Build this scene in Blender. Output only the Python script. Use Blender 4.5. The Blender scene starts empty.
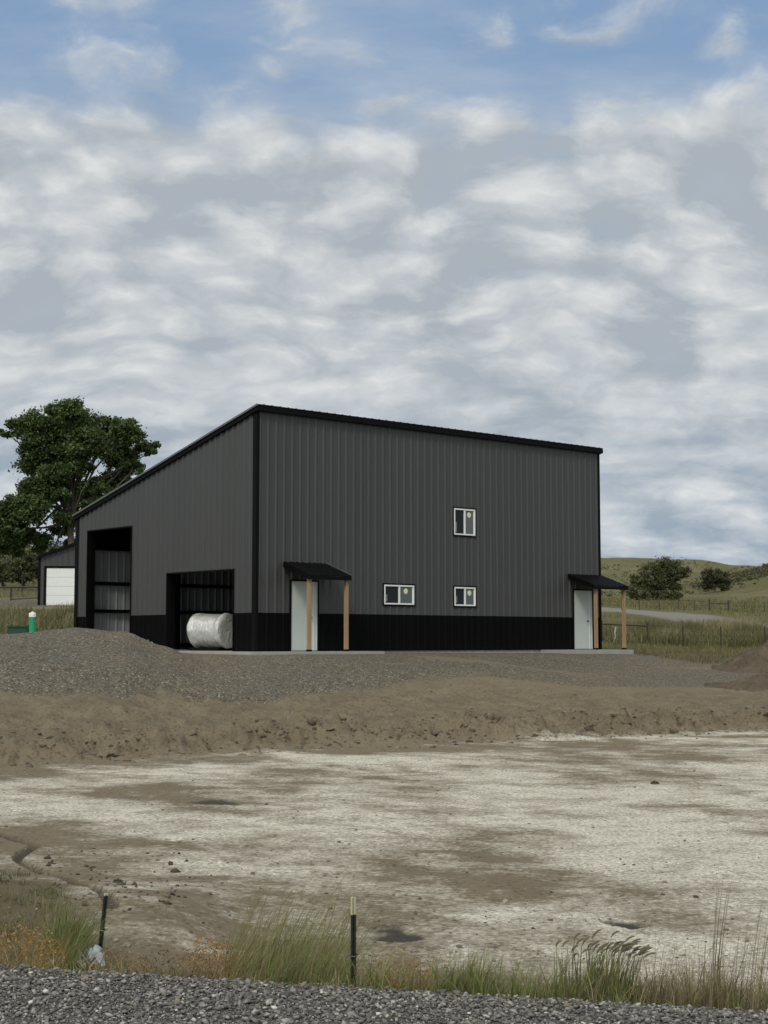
import bpy, bmesh, math, random
import numpy as np
from mathutils import Vector, Matrix
R = math.radians
random.seed(7); RNG = np.random.RandomState(11)
sc = bpy.context.scene
C = sc.collection

# ------------------------------------------------------------------ camera
EYE = 1.6; FPX = 1480.0; TILT = math.atan(128/1480)
cam = bpy.data.cameras.new('camera'); co = bpy.data.objects.new('camera', cam); C.objects.link(co)
co.location = (0, 0, EYE); co.rotation_euler = (math.pi/2 + TILT, 0, 0)
cam.sensor_fit = 'VERTICAL'; cam.sensor_height = 36; cam.lens = 36*FPX/1024
cam.clip_start = .1; cam.clip_end = 6000
sc.camera = co

# ------------------------------------------------------------------ light
SUN_EL, SUN_AZ = 44, 198          # azimuth clockwise from +Y (view direction): behind the camera, a little left
sd = bpy.data.lights.new('sun', 'SUN'); sd.energy = 1.5; sd.angle = R(14); sd.color = (1, .95, .84)
so = bpy.data.objects.new('sun', sd); C.objects.link(so)
_d = Vector((math.sin(R(SUN_AZ))*math.cos(R(SUN_EL)), math.cos(R(SUN_AZ))*math.cos(R(SUN_EL)), math.sin(R(SUN_EL))))
so.rotation_euler = _d.to_track_quat('Z', 'Y').to_euler()
sc.view_settings.view_transform = 'Standard'; sc.view_settings.look = 'None'
sc.view_settings.exposure = 0.1; sc.view_settings.gamma = 1
sc.view_settings.use_curve_mapping = False

# ------------------------------------------------------------------ node helper
class NT:
    def __init__(s, tree): s.t = tree; s.n = tree.nodes; s.l = tree.links
    def new(s, typ, ins=None, **kw):
        n = s.n.new(typ)
        for k, v in kw.items(): setattr(n, k, v)
        for k, v in (ins or {}).items():
            sk = n.inputs[k]
            if isinstance(v, bpy.types.NodeSocket): s.l.new(v, sk)
            else: sk.default_value = v
        return n
    def math(s, op, a, b=0.0, c=None, clamp=False):
        ins = {0: a, 1: b}
        if c is not None: ins[2] = c
        return s.new('ShaderNodeMath', ins, operation=op, use_clamp=clamp).outputs[0]
    def vmath(s, op, a, b=(0, 0, 0)):
        return s.new('ShaderNodeVectorMath', {0: a, 1: b}, operation=op).outputs[0]
    def mix(s, f, a, b, blend='MIX'):
        n = s.n.new('ShaderNodeMix'); n.data_type = 'RGBA'; n.blend_type = blend; n.clamp_factor = True
        for i, v in ((0, f), (6, a), (7, b)):
            if isinstance(v, bpy.types.NodeSocket): s.l.new(v, n.inputs[i])
            else: n.inputs[i].default_value = v if i == 0 else (*v[:3], 1)
        return n.outputs[2]
    def noise(s, vec, scale, detail=4, rough=.5, dist=0.0, dim='3D'):
        return s.new('ShaderNodeTexNoise', {'Vector': vec, 'Scale': scale, 'Detail': detail, 'Roughness': rough, 'Distortion': dist}, noise_dimensions=dim)
    def noise2(s, vec, scale, detail=4, rough=.5, dist=0.0): return s.noise(vec, scale, detail, rough, dist, '2D')
    def ramp(s, f, lo, hi, smooth=True):
        return s.new('ShaderNodeMapRange', {0: f, 1: lo, 2: hi, 3: 0.0, 4: 1.0}, interpolation_type='SMOOTHSTEP' if smooth else 'LINEAR').outputs[0]

# ------------------------------------------------------------------ sky (world)
w = bpy.data.worlds.new('World'); sc.world = w; w.use_nodes = True
w.node_tree.nodes.clear(); N = NT(w.node_tree)
sky = N.new('ShaderNodeTexSky', sky_type='NISHITA'); sky.sun_disc = False
sky.sun_elevation = R(SUN_EL); sky.sun_rotation = R(SUN_AZ); sky.altitude = 1100
gen = N.new('ShaderNodeTexCoord').outputs['Generated']
sep = N.new('ShaderNodeSeparateXYZ', {0: gen}); dz = N.math('MAXIMUM', sep.outputs[2], 0.0)
den = N.math('ADD', dz, 0.42)
P = N.new('ShaderNodeCombineXYZ', {0: N.math('DIVIDE', sep.outputs[0], den), 1: N.math('DIVIDE', sep.outputs[1], den), 2: 0.0}).outputs[0]
P = N.vmath('ADD', P, (3.27, 0.95, 0))                       # shifts the cloud field
big = N.noise2(P, 1.5, 3, .5).outputs[0]
warp = N.vmath('SCALE', N.vmath('SUBTRACT', N.noise2(P, 4.0, 4, .5).outputs[1], (.5, .5, .5)))
warp.node.inputs[3].default_value = .10
Q = N.vmath('MULTIPLY', N.vmath('ADD', P, warp), (1.0, 1.0, 1))
def puffs(v, sc_):
    v = N.vmath('ADD', v, N.vmath('MULTIPLY', N.vmath('SUBTRACT', N.noise2(v, sc_*1.3, 5, .6).outputs[1], (.5, .5, .5)), (1.1/sc_, 1.1/sc_, 0)))
    vo = N.new('ShaderNodeTexVoronoi', {'Vector': v, 'Scale': sc_, 'Smoothness': .75, 'Randomness': 1.0}, feature='SMOOTH_F1', voronoi_dimensions='2D').outputs['Distance']
    return N.math('SUBTRACT', 1.0, N.math('MULTIPLY', vo, 1.25))
def dens(v):
    low = N.ramp(dz, .24, .06)
    pa = puffs(N.vmath('MULTIPLY', v, (.85, 1.2, 1)), 14.5); pb = puffs(N.vmath('MULTIPLY', v, (.6, 1.2, 1)), 10.5)
    puff = N.math('ADD', N.math('MULTIPLY', pa, N.math('SUBTRACT', 1.0, low)), N.math('MULTIPLY', pb, low))
    fine = N.noise2(v, 24, 6, .58).outputs[0]
    roll = N.noise2(N.vmath('MULTIPLY', v, (.6, 1.5, 1)), 4.2, 4, .55).outputs[0]
    return N.math('ADD', N.math('MULTIPLY', puff, .46), N.math('ADD', N.math('MULTIPLY', roll, .29), N.math('MULTIPLY', fine, .27)))
d0 = dens(Q)
offs = N.vmath('SCALE', (.005, .020, 0)); N.l.new(N.math('ADD', 1.0, N.ramp(dz, .24, .05)), offs.node.inputs[3]); d1 = dens(N.vmath('ADD', Q, offs))
cov = N.math('ADD', N.ramp(dz, .362, .300), N.ramp(dz, .48, .70))    # clear lane between the far deck and unseen clouds added overhead for whiter light
cov_all = N.math('MULTIPLY_ADD', cov, .52, N.math('MULTIPLY_ADD', N.math('SUBTRACT', big, .5), .22, -.115))
dd = N.math('ADD', d0, cov_all)
mask = N.ramp(dd, .33, .80)
lit = N.math('ADD', N.math('MULTIPLY_ADD', N.math('SUBTRACT', d1, d0), 2.2, .30), N.math('MULTIPLY', N.math('SUBTRACT', d0, .5), 2.4), clamp=True)
lit = N.math('ADD', lit, N.math('MULTIPLY', N.ramp(big, .45, .68), .14), clamp=True)
horiz = N.ramp(dz, .22, .02)
grey = N.mix(horiz, (.375, .42, .465), (.265, .34, .43))
white = N.mix(horiz, (.70, .715, .71), (.68, .71, .725))
cl = N.mix(lit, grey, white)
# extra brightness added to unseen clouds round the sun and overhead lights the ground
sdir = N.vmath('DOT_PRODUCT', gen, tuple(_d)); glow = N.ramp(sdir.node.outputs['Value'], .45, 1.0)
gain = N.math('ADD', N.math('MULTIPLY', glow, 16.0), N.math('MULTIPLY_ADD', N.ramp(dz, .45, .8), 4.0, 10.0))
warmc = N.mix(glow, (1, 1, 1), (1.0, .93, .82))
cl10 = N.vmath('SCALE', N.vmath('MULTIPLY', cl, warmc)); N.l.new(gain, cl10.node.inputs[3])
blue = N.mix(.80, sky.outputs[0], (2.3, 3.5, 5.3))
haze_lo = N.mix(N.ramp(dz, .20, 0.0), blue, (4.2, 4.9, 5.5))
thin = N.math('MULTIPLY', N.ramp(N.noise2(N.vmath('MULTIPLY', P, (.6, 1.6, 1)), 4.5, 6, .6).outputs[0], .40, .80), .40)
haze_lo = N.mix(thin, haze_lo, (5.6, 6.0, 6.3))
veil = N.math('MULTIPLY', N.ramp(dz, .385, .27), N.ramp(big, .22, .42))
vc = N.vmath('SCALE', N.mix(horiz, (.455, .50, .55), (.34, .41, .495))); N.l.new(N.math('ADD', N.math('MULTIPLY', N.noise2(N.vmath('MULTIPLY', Q, (.8, 1.5, 1)), 9.0, 7, .6).outputs[0], 4.5), N.math('MULTIPLY_ADD', lit, 3.4, 7.0)), vc.node.inputs[3])
haze_lo = N.mix(N.math('MULTIPLY', veil, .86), haze_lo, vc)
col = N.mix(mask, haze_lo, cl10)
bg = N.new('ShaderNodeBackground', {0: col, 1: 0.1})
N.l.new(bg.outputs[0], N.new('ShaderNodeOutputWorld').inputs[0])

# ------------------------------------------------------------------ helpers
def at(px, py, d):
    """the place in the world at depth d seen at pixel (px, py) of the photograph"""
    xc = (px-384)/FPX; yc = (512-py)/FPX
    y = math.cos(TILT) - yc*math.sin(TILT); z = math.sin(TILT) + yc*math.cos(TILT)
    return Vector((xc/y*d, d, EYE + z/y*d))

def tag(o, label=None, cat=None, group=None, kind=None):
    if label: o['label'] = label
    if cat: o['category'] = cat
    if group: o['group'] = group
    if kind: o['kind'] = kind
    return o
def empty(name, loc, rz=0, **kw):
    o = bpy.data.objects.new(name, None); C.objects.link(o); o.location = loc; o.rotation_euler = (0, 0, rz)
    return tag(o, **kw)
def link(name, me, m=None, parent=None, smooth=False):
    o = bpy.data.objects.new(name, me); C.objects.link(o)
    if m: me.materials.append(m)
    if smooth: me.polygons.foreach_set('use_smooth', [True]*len(me.polygons))
    if parent: o.parent = parent
    return o

class MB:
    """collects simple shapes into one mesh"""
    def __init__(s): s.v = []; s.f = []
    def add(s, vs, fs):
        b = len(s.v); s.v += [tuple(v) for v in vs]; s.f += [tuple(i+b for i in f) for f in fs]; return s
    def box(s, x0, x1, y0, y1, z0, z1, M=None):
        vs = [Vector((x, y, z)) for z in (z0, z1) for y in (y0, y1) for x in (x0, x1)]
        if M: vs = [M @ v for v in vs]
        return s.add(vs, [(0, 2, 3, 1), (4, 5, 7, 6), (0, 1, 5, 4), (2, 6, 7, 3), (0, 4, 6, 2), (1, 3, 7, 5)])
    def prism(s, pts, a, b, axis):
        """extrude a closed outline along an axis: axis 'x' takes (y,z) points, 'y' takes (x,z), 'z' takes (x,y)"""
        def mk(p, t): return {'x': (t, p[0], p[1]), 'y': (p[0], t, p[1]), 'z': (p[0], p[1], t)}[axis]
        n = len(pts)
        vs = [mk(p, a) for p in pts] + [mk(p, b) for p in pts]
        fs = [tuple(range(n))[::-1], tuple(range(n, 2*n))] + [(i, (i+1) % n, n+(i+1) % n, n+i) for i in range(n)]
        return s.add(vs, fs)
    def tube(s, pts, rad, n=8):
        pts = [Vector(p) for p in pts]; rad = rad if isinstance(rad, (list, tuple)) else [rad]*len(pts)
        vs = []; fs = []
        ref = None
        for i, p in enumerate(pts):
            t = (pts[min(i+1, len(pts)-1)] - pts[max(i-1, 0)]).normalized()
            if ref is None: ref = t.orthogonal().normalized()
            a = (ref - t*ref.dot(t)); a = a.normalized() if a.length > 1e-6 else t.orthogonal().normalized(); ref = a; b = t.cross(a)
            for k in range(n):
                an = 2*math.pi*k/n; vs.append(p + (a*math.cos(an) + b*math.sin(an))*rad[i])
        for i in range(len(pts)-1):
            for k in range(n):
                fs.append((i*n+k, i*n+(k+1) % n, (i+1)*n+(k+1) % n, (i+1)*n+k))
        fs += [tuple(range(n))[::-1], tuple((len(pts)-1)*n+k for k in range(n))]
        return s.add(vs, fs)
    def mesh(s, name):
        me = bpy.data.meshes.new(name); me.from_pydata(s.v, [], s.f); me.validate()
        bm = bmesh.new(); bm.from_mesh(me); bmesh.ops.recalc_face_normals(bm, faces=bm.faces); bm.to_mesh(me); bm.free()
        return me
    def build(s, name, m, parent=None, smooth=False, bevel=0, loc=None):
        me = s.mesh(name)
        if bevel:
            bm = bmesh.new(); bm.from_mesh(me)
            bmesh.ops.bevel(bm, geom=[e for e in bm.edges if e.calc_face_angle(0) > .6], offset=bevel, segments=2, affect='EDGES', clamp_overlap=True)
            bm.to_mesh(me); bm.free()
        o = link(name, me, m, parent, smooth)
        if loc is not None: o.location = loc
        return o

def np_mesh(name, V, F, m, col=None, smooth=False, parent=None):
    """fast mesh from arrays; all faces have the same number of corners"""
    me = bpy.data.meshes.new(name); V = np.asarray(V, np.float32); F = np.asarray(F, np.int32); k = F.shape[1]
    me.vertices.add(len(V)); me.vertices.foreach_set('co', V.ravel())
    me.loops.add(F.size); me.loops.foreach_set('vertex_index', F.ravel())
    me.polygons.add(len(F)); me.polygons.foreach_set('loop_start', np.arange(0, F.size, k, dtype=np.int32))
    me.update(calc_edges=True)
    if smooth: me.polygons.foreach_set('use_smooth', np.ones(len(F), bool))
    for an, arr in (col or {}).items():
        a = me.color_attributes.new(an, 'FLOAT_COLOR', 'POINT')
        a.data.foreach_set('color', np.concatenate([arr, np.ones((len(arr), 4-arr.shape[1]))], 1).astype(np.float32).ravel())
    return link(name, me, m, parent)

def vn(x, y, seed=0):
    T = np.random.RandomState(seed+100).rand(256, 256)
    xi = np.floor(x).astype(int); yi = np.floor(y).astype(int); fx = x-xi; fy = y-yi
    fx = fx*fx*(3-2*fx); fy = fy*fy*(3-2*fy)
    g = lambda a, b: T[a & 255, b & 255]
    return (g(xi, yi)*(1-fx)+g(xi+1, yi)*fx)*(1-fy) + (g(xi, yi+1)*(1-fx)+g(xi+1, yi+1)*fx)*fy
def fbm(x, y, sc_, oct_=4, seed=0, gain=.5):
    t = 0; a = 1; n = 0
    for i in range(oct_):
        t = t + a*(vn(x*sc_, y*sc_, seed+i)-.5)*2; n += a; a *= gain; sc_ *= 2.03
    return t/n
def sm(e0, e1, x):
    t = np.clip((x-e0)/(e1-e0), 0, 1); return t*t*(3-2*t)

# ------------------------------------------------------------------ materials
def mat(name, col=(.5, .5, .5), rough=.6, metal=0.0, var=.12, vscale=3.0, bump=0.0, bscale=40.0, spec=.5, bdist=.02):
    m = bpy.data.materials.new(name); m.use_nodes = True; m.node_tree.nodes.clear(); n = NT(m.node_tree)
    tc = n.new('ShaderNodeTexCoord').outputs['Object']
    nz = n.noise(tc, vscale, 6, .6).outputs[0]
    c = n.mix(nz, tuple(x*(1-var*1.6) for x in col), tuple(x*(1+var*1.6) for x in col))
    r = n.math('MULTIPLY_ADD', n.noise(tc, vscale*2.3, 4).outputs[0], .2, rough-.1)
    b = n.new('ShaderNodeBsdfPrincipled', {'Base Color': c, 'Roughness': r, 'Metallic': metal, 'Specular IOR Level': spec})
    if bump:
        bp = n.new('ShaderNodeBump', {'Strength': bump, 'Distance': bdist, 'Height': n.noise(tc, bscale, 5, .6).outputs[0]})
        n.l.new(bp.outputs[0], b.inputs['Normal'])
    n.l.new(b.outputs[0], n.new('ShaderNodeOutputMaterial').inputs[0])
    return m
def vcol_mat(name, rough=.7, trans=0.0, gain=1.0, spec=.3):
    m = bpy.data.materials.new(name); m.use_nodes = True; m.node_tree.nodes.clear(); n = NT(m.node_tree)
    c = n.new('ShaderNodeAttribute', attribute_name='tint').outputs[0]
    g = n.new('ShaderNodeNewGeometry')
    c = n.mix(n.noise(g.outputs['Position'], 9, 3).outputs[0], n.vmath('MULTIPLY', c, (.75*gain,)*3), n.vmath('MULTIPLY', c, (1.25*gain,)*3))
    b = n.new('ShaderNodeBsdfPrincipled', {'Base Color': c, 'Roughness': rough, 'Specular IOR Level': spec})
    out = n.new('ShaderNodeOutputMaterial')
    if trans:
        t = n.new('ShaderNodeBsdfTranslucent', {0: n.vmath('MULTIPLY', c, (1.15, 1.15, .7))})
        mx = n.new('ShaderNodeMixShader', {0: trans, 1: b.outputs[0], 2: t.outputs[0]})
        n.l.new(mx.outputs[0], out.inputs[0])
    else: n.l.new(b.outputs[0], out.inputs[0])
    return m

def panel_mat(name, col, rough, metal=0.0, streak=.1, spec=.35, dusty=.04):
    """painted ribbed steel: faint vertical run-off streaks and slight tone changes from sheet to sheet"""
    m = bpy.data.materials.new(name); m.use_nodes = True; m.node_tree.nodes.clear(); n = NT(m.node_tree)
    tc = n.new('ShaderNodeTexCoord').outputs['Object']
    st = n.noise(n.vmath('MULTIPLY', tc, (5, 5, .25)), 1.0, 5, .6).outputs[0]
    sx = n.new('ShaderNodeSeparateXYZ', {0: tc})
    sheet = n.new('ShaderNodeTexWhiteNoise', {'W': n.math('FLOOR', n.math('DIVIDE', n.math('ADD', sx.outputs[0], sx.outputs[1]), .914))}, noise_dimensions='1D').outputs[0]
    dust = n.ramp(n.math('ADD', sx.outputs[2], n.math('MULTIPLY', n.noise(tc, 2.5, 5).outputs[0], .8)), 1.0, .25)
    k = n.math('ADD', n.math('MULTIPLY_ADD', st, streak*2, 1-streak), n.math('MULTIPLY_ADD', sheet, .07, -.035))
    c = n.mix(1.0, (0, 0, 0), n.vmath('MULTIPLY', n.new('ShaderNodeCombineXYZ', {0: k, 1: k, 2: k}).outputs[0], col))
    c = n.mix(n.math('MULTIPLY', dust, dusty), c, (.2, .17, .13))
    r = n.math('MULTIPLY_ADD', st, .14, rough-.07)
    bp = n.new('ShaderNodeBump', {'Strength': .12, 'Distance': .02, 'Height': n.noise(n.vmath('MULTIPLY', tc, (1, 1, .6)), 2.2, 2).outputs[0]})
    b = n.new('ShaderNodeBsdfPrincipled', {'Base Color': c, 'Roughness': r, 'Metallic': metal, 'Normal': bp.outputs[0], 'Specular IOR Level': spec})
    n.l.new(b.outputs[0], n.new('ShaderNodeOutputMaterial').inputs[0])
    return m

M = {}
M['charcoal'] = panel_mat('charcoal_steel', (.055, .0565, .056), .38)
M['black_panel'] = panel_mat('black_steel', (.0035, .0035, .004), .65, streak=.2, spec=.05, dusty=.006)
M['black'] = mat('black_trim', (.0035, .0035, .004), .55, var=.15, spec=.10)
M['galv'] = panel_mat('galvalume_back', (.25, .265, .27), .6, 0)
M['edge'] = mat('roof_edge', (.15, .155, .16), .35, .5)
M['white'] = mat('white_paint', (.74, .76, .74), .4, var=.04, vscale=2)
M['door'] = mat('door_paint', (.50, .54, .51), .4, var=.05, vscale=1.5)
M['wood'] = mat('pine_post', (.52, .33, .18), .65, var=.25, vscale=4)
M['steel'] = mat('dull_steel', (.12, .12, .12), .4, .8)
M['concrete'] = mat('concrete', (.31, .31, .283), .8, var=.16, vscale=2, bump=.2, bscale=60)
M['glass'] = mat('window_glass', (.075, .085, .082), .08, var=.05, spec=.8)  # base lightened, putting the pane's reflection into its colour
M['screen'] = mat('window_screen', (.012, .015, .017), .5, var=.2, spec=.3)
M['sticker'] = mat('sticker_ring', (.50, .53, .22), .5); M['sticker_in'] = mat('sticker_face', (.72, .74, .62), .5)
M['green'] = mat('green_plastic', (.015, .27, .13), .4, var=.15); M['dkgreen'] = mat('dark_green_plastic', (.006, .05, .03), .45)
M['bark'] = mat('bark', (.10, .085, .07), .9, var=.35, vscale=6, bump=.5, bscale=20)
M['rust'] = mat('pipe_steel', (.035, .03, .028), .6, .3)
M['tpost'] = mat('post_enamel', (.012, .016, .013), .5, var=.3, vscale=30); M['tip'] = mat('post_tip_paint', (.42, .40, .26), .5, var=.15, vscale=40)
M['leaf'] = vcol_mat('leaves', .65, .3); M['grassm'] = vcol_mat('grass_blades', .6, .25)
M['stone'] = vcol_mat('gravel_stones', .8); M['clod'] = vcol_mat('dirt_clods', .95, spec=.1)
# wood grain along the post
def grain():
    m = M['wood']; n = NT(m.node_tree); b = [x for x in m.node_tree.nodes if x.type == 'BSDF_PRINCIPLED'][0]
    tc = n.new('ShaderNodeTexCoord').outputs['Object']
    g = n.noise(n.vmath('MULTIPLY', tc, (14, 14, .8)), 1.4, 5, .6, 1.5).outputs[0]
    k = n.ramp(n.noise(n.vmath('MULTIPLY', tc, (3, 3, 1)), 2.1, 1).outputs[0], .70, .76)
    c = n.mix(g, (.22, .13, .062), (.40, .28, .152)); c = n.mix(k, c, (.16, .07, .03))
    n.l.new(c, b.inputs['Base Color'])
grain()
# shrink wrap
def wrap_mat():
    m = bpy.data.materials.new('shrink_wrap'); m.use_nodes = True; m.node_tree.nodes.clear(); n = NT(m.node_tree)
    tc = n.new('ShaderNodeTexCoord').outputs['Object']
    f1 = n.noise(n.vmath('MULTIPLY', tc, (2, 16, 3.5)), 1.5, 6, .65, 1.2).outputs[0]
    f2 = n.new('ShaderNodeTexWave', {'Vector': tc, 'Scale': 2.6, 'Distortion': 9, 'Detail': 4, 'Detail Scale': 1.6}, bands_direction='Y').outputs[1]
    h = n.math('ADD', f1, n.math('MULTIPLY', f2, .35))
    bp = n.new('ShaderNodeBump', {'Strength': .55, 'Distance': .06, 'Height': h})
    c = n.mix(f1, (.42, .43, .41), (.78, .78, .76))
    b = n.new('ShaderNodeBsdfPrincipled', {'Base Color': c, 'Roughness': .24, 'Metallic': .15, 'Normal': bp.outputs[0], 'Coat Weight': 1.0, 'Coat Roughness': .12})
    n.l.new(b.outputs[0], n.new('ShaderNodeOutputMaterial').inputs[0]); return m
M['wrap'] = wrap_mat()

# ------------------------------------------------------------------ terrain
AL = R(41); E1 = np.array([math.cos(AL), math.sin(AL)]); E2 = np.array([-math.sin(AL), math.cos(AL)])
B0 = np.array([-3.80, 43.95]); FZ = 1.26
BW, BD, BHF, BHR = 15.47, 10.70, 7.26, 4.68
COLS = {   # photo column -> terrain profile (depth, height)
 -500: [(10,-.5),(21,-.5),(22,-.25),(30,.7),(36,1.7),(44,1.7),(52,1.9),(72,3.2),(82,3.5),(100,4.5),(150,8),(250,17.8),(400,20),(900,15)],
 0:    [(10,-.5),(26.0,-.5),(26.7,-.3),(30,.45),(34,1.25),(38,1.72),(42,1.7),(50,1.9),(70,3.1),(82,3.6),(100,4.5),(150,8),(250,17.5),(400,19),(900,14)],
 80:   [(10,-.5),(26.9,-.5),(27.6,-.28),(30,.30),(36,1.4),(40,1.96),(42.5,1.8),(45,1.35),(50,1.2),(58,1.9),(70,3.1),(82,3.6),(100,4.7),(150,8),(250,17.2),(400,19),(900,14)],
 125:  [(10,-.5),(27.3,-.5),(28.0,-.28),(30,.15),(36,1.25),(40,1.83),(42,1.7),(45,1.25),(60,1.6),(82,3.2),(100,4.7),(150,8),(250,16),(400,19),(900,14)],
 165:  [(10,-.5),(28.0,-.5),(28.7,-.28),(36,.95),(40.5,1.42),(43,1.32),(60,1.4),(82,2.8),(100,4.2),(150,7),(250,14),(400,19),(900,14)],
 205:  [(10,-.5),(28.6,-.5),(29.2,-.25),(36,.58),(42,1.16),(44,1.18),(62,1.2),(82,2.4),(150,6),(250,12),(400,19),(900,14)],
 300:  [(10,-.5),(29.6,-.5),(30.1,-.18),(36,.40),(42,1.10),(44,1.18),(64,1.2),(82,1.8),(150,5),(250,11),(400,20),(900,16)],
 450:  [(10,-.5),(31.7,-.5),(32.2,-.16),(38,.27),(45,1.05),(47,1.12),(66,1.2),(82,1.6),(150,4.6),(250,10),(400,20),(500,29),(900,18)],
 600:  [(10,-.5),(33.4,-.5),(33.9,-.16),(42,.22),(50,.98),(54,1.1),(62,1.15),(75,1.35),(100,2.3),(140,4.1),(200,7),(250,9.6),(320,13),(390,18),(500,31.0),(620,31),(900,18)],
 650:  [(10,-.5),(34,-.5),(34.5,-.16),(43,.25),(54,.86),(62,1.02),(75,1.32),(100,2.25),(140,4.0),(200,6.8),(250,9.4),(320,12.6),(390,16.5),(500,30.8),(620,30.5),(900,18)],
 700:  [(10,-.5),(34.6,-.5),(35.1,-.18),(44,.25),(54,.80),(62,.98),(76,1.3),(100,2.2),(140,4.0),(200,6.7),(250,9.6),(320,14.4),(380,15.2),(500,30.2),(620,29.5),(900,18)],
 745:  [(10,-.5),(35.1,-.5),(35.6,-.2),(44,.22),(53,.75),(62,.95),(76,1.25),(100,2.1),(140,3.9),(200,6.7),(250,10.5),(320,17.4),(380,15.6),(500,27.2),(620,26),(900,18)],
 800:  [(10,-.5),(35.6,-.5),(36.1,-.2),(44,.22),(53,.75),(62,.95),(76,1.2),(100,2.0),(140,3.8),(200,6.7),(250,12.5),(320,20.2),(380,19),(500,24),(620,24),(900,18)],
 1300: [(10,-.5),(36,-.5),(36.6,-.2),(44,.22),(53,.75),(62,.95),(76,1.2),(100,2.0),(140,3.8),(200,6.7),(250,13),(320,22),(500,26),(900,20)],
}
_px = np.array(sorted(COLS)); _tx = (_px-384)/FPX; _dg = np.concatenate([np.linspace(5, 110, 1051), np.geomspace(111, 1300, 260)])
_tab = np.array([np.interp(_dg, *zip(*COLS[k])) for k in _px])
_k = np.array([1, 2, 3, 2, 1.])/9
_tab = np.array([np.convolve(np.pad(r, 2, 'edge'), _k, 'valid') for r in _tab])
_toe = np.array([COLS[k][1][0] for k in _px], float)
def to_local(x, y):
    dx, dy = x-B0[0], y-B0[1]
    return dx*E1[0]+dy*E1[1], dx*E2[0]+dy*E2[1]
def road_s(x, y): return (y-(6.86-.257*x))*.9685
# gully polyline (world) and damp hollows
GUL = [at(px, py, 2.1*FPX/(py-640)) for px, py in ((-40,815),(-8,828),(6,831),(20,836),(37,840),(22,847),(17,853),(24,858),(45,867),(62,874),(80,885),(96,894),(104,905),(112,925))]
DAMP = [(215,799.5,26,3.2),(627,916,24,4.6),(398,928,34,8),(385,922,22,4)]
def seg_dist(x, y, pts):
    d = np.full(x.shape, 1e9)
    for a, b in zip(pts[:-1], pts[1:]):
        ax, ay, bx, by = a[0], a[1], b[0], b[1]; L = (bx-ax)**2+(by-ay)**2
        t = np.clip(((x-ax)*(bx-ax)+(y-ay)*(by-ay))/L, 0, 1)
        d = np.minimum(d, np.hypot(x-ax-t*(bx-ax), y-ay-t*(by-ay)))
    return d
FAR_ROAD = [at(px, 0, d) for px, d in ((1200,70),(900,88),(800,101),(740,113),(690,127),(640,143),(590,158),(400,190),(100,230))]
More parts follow.
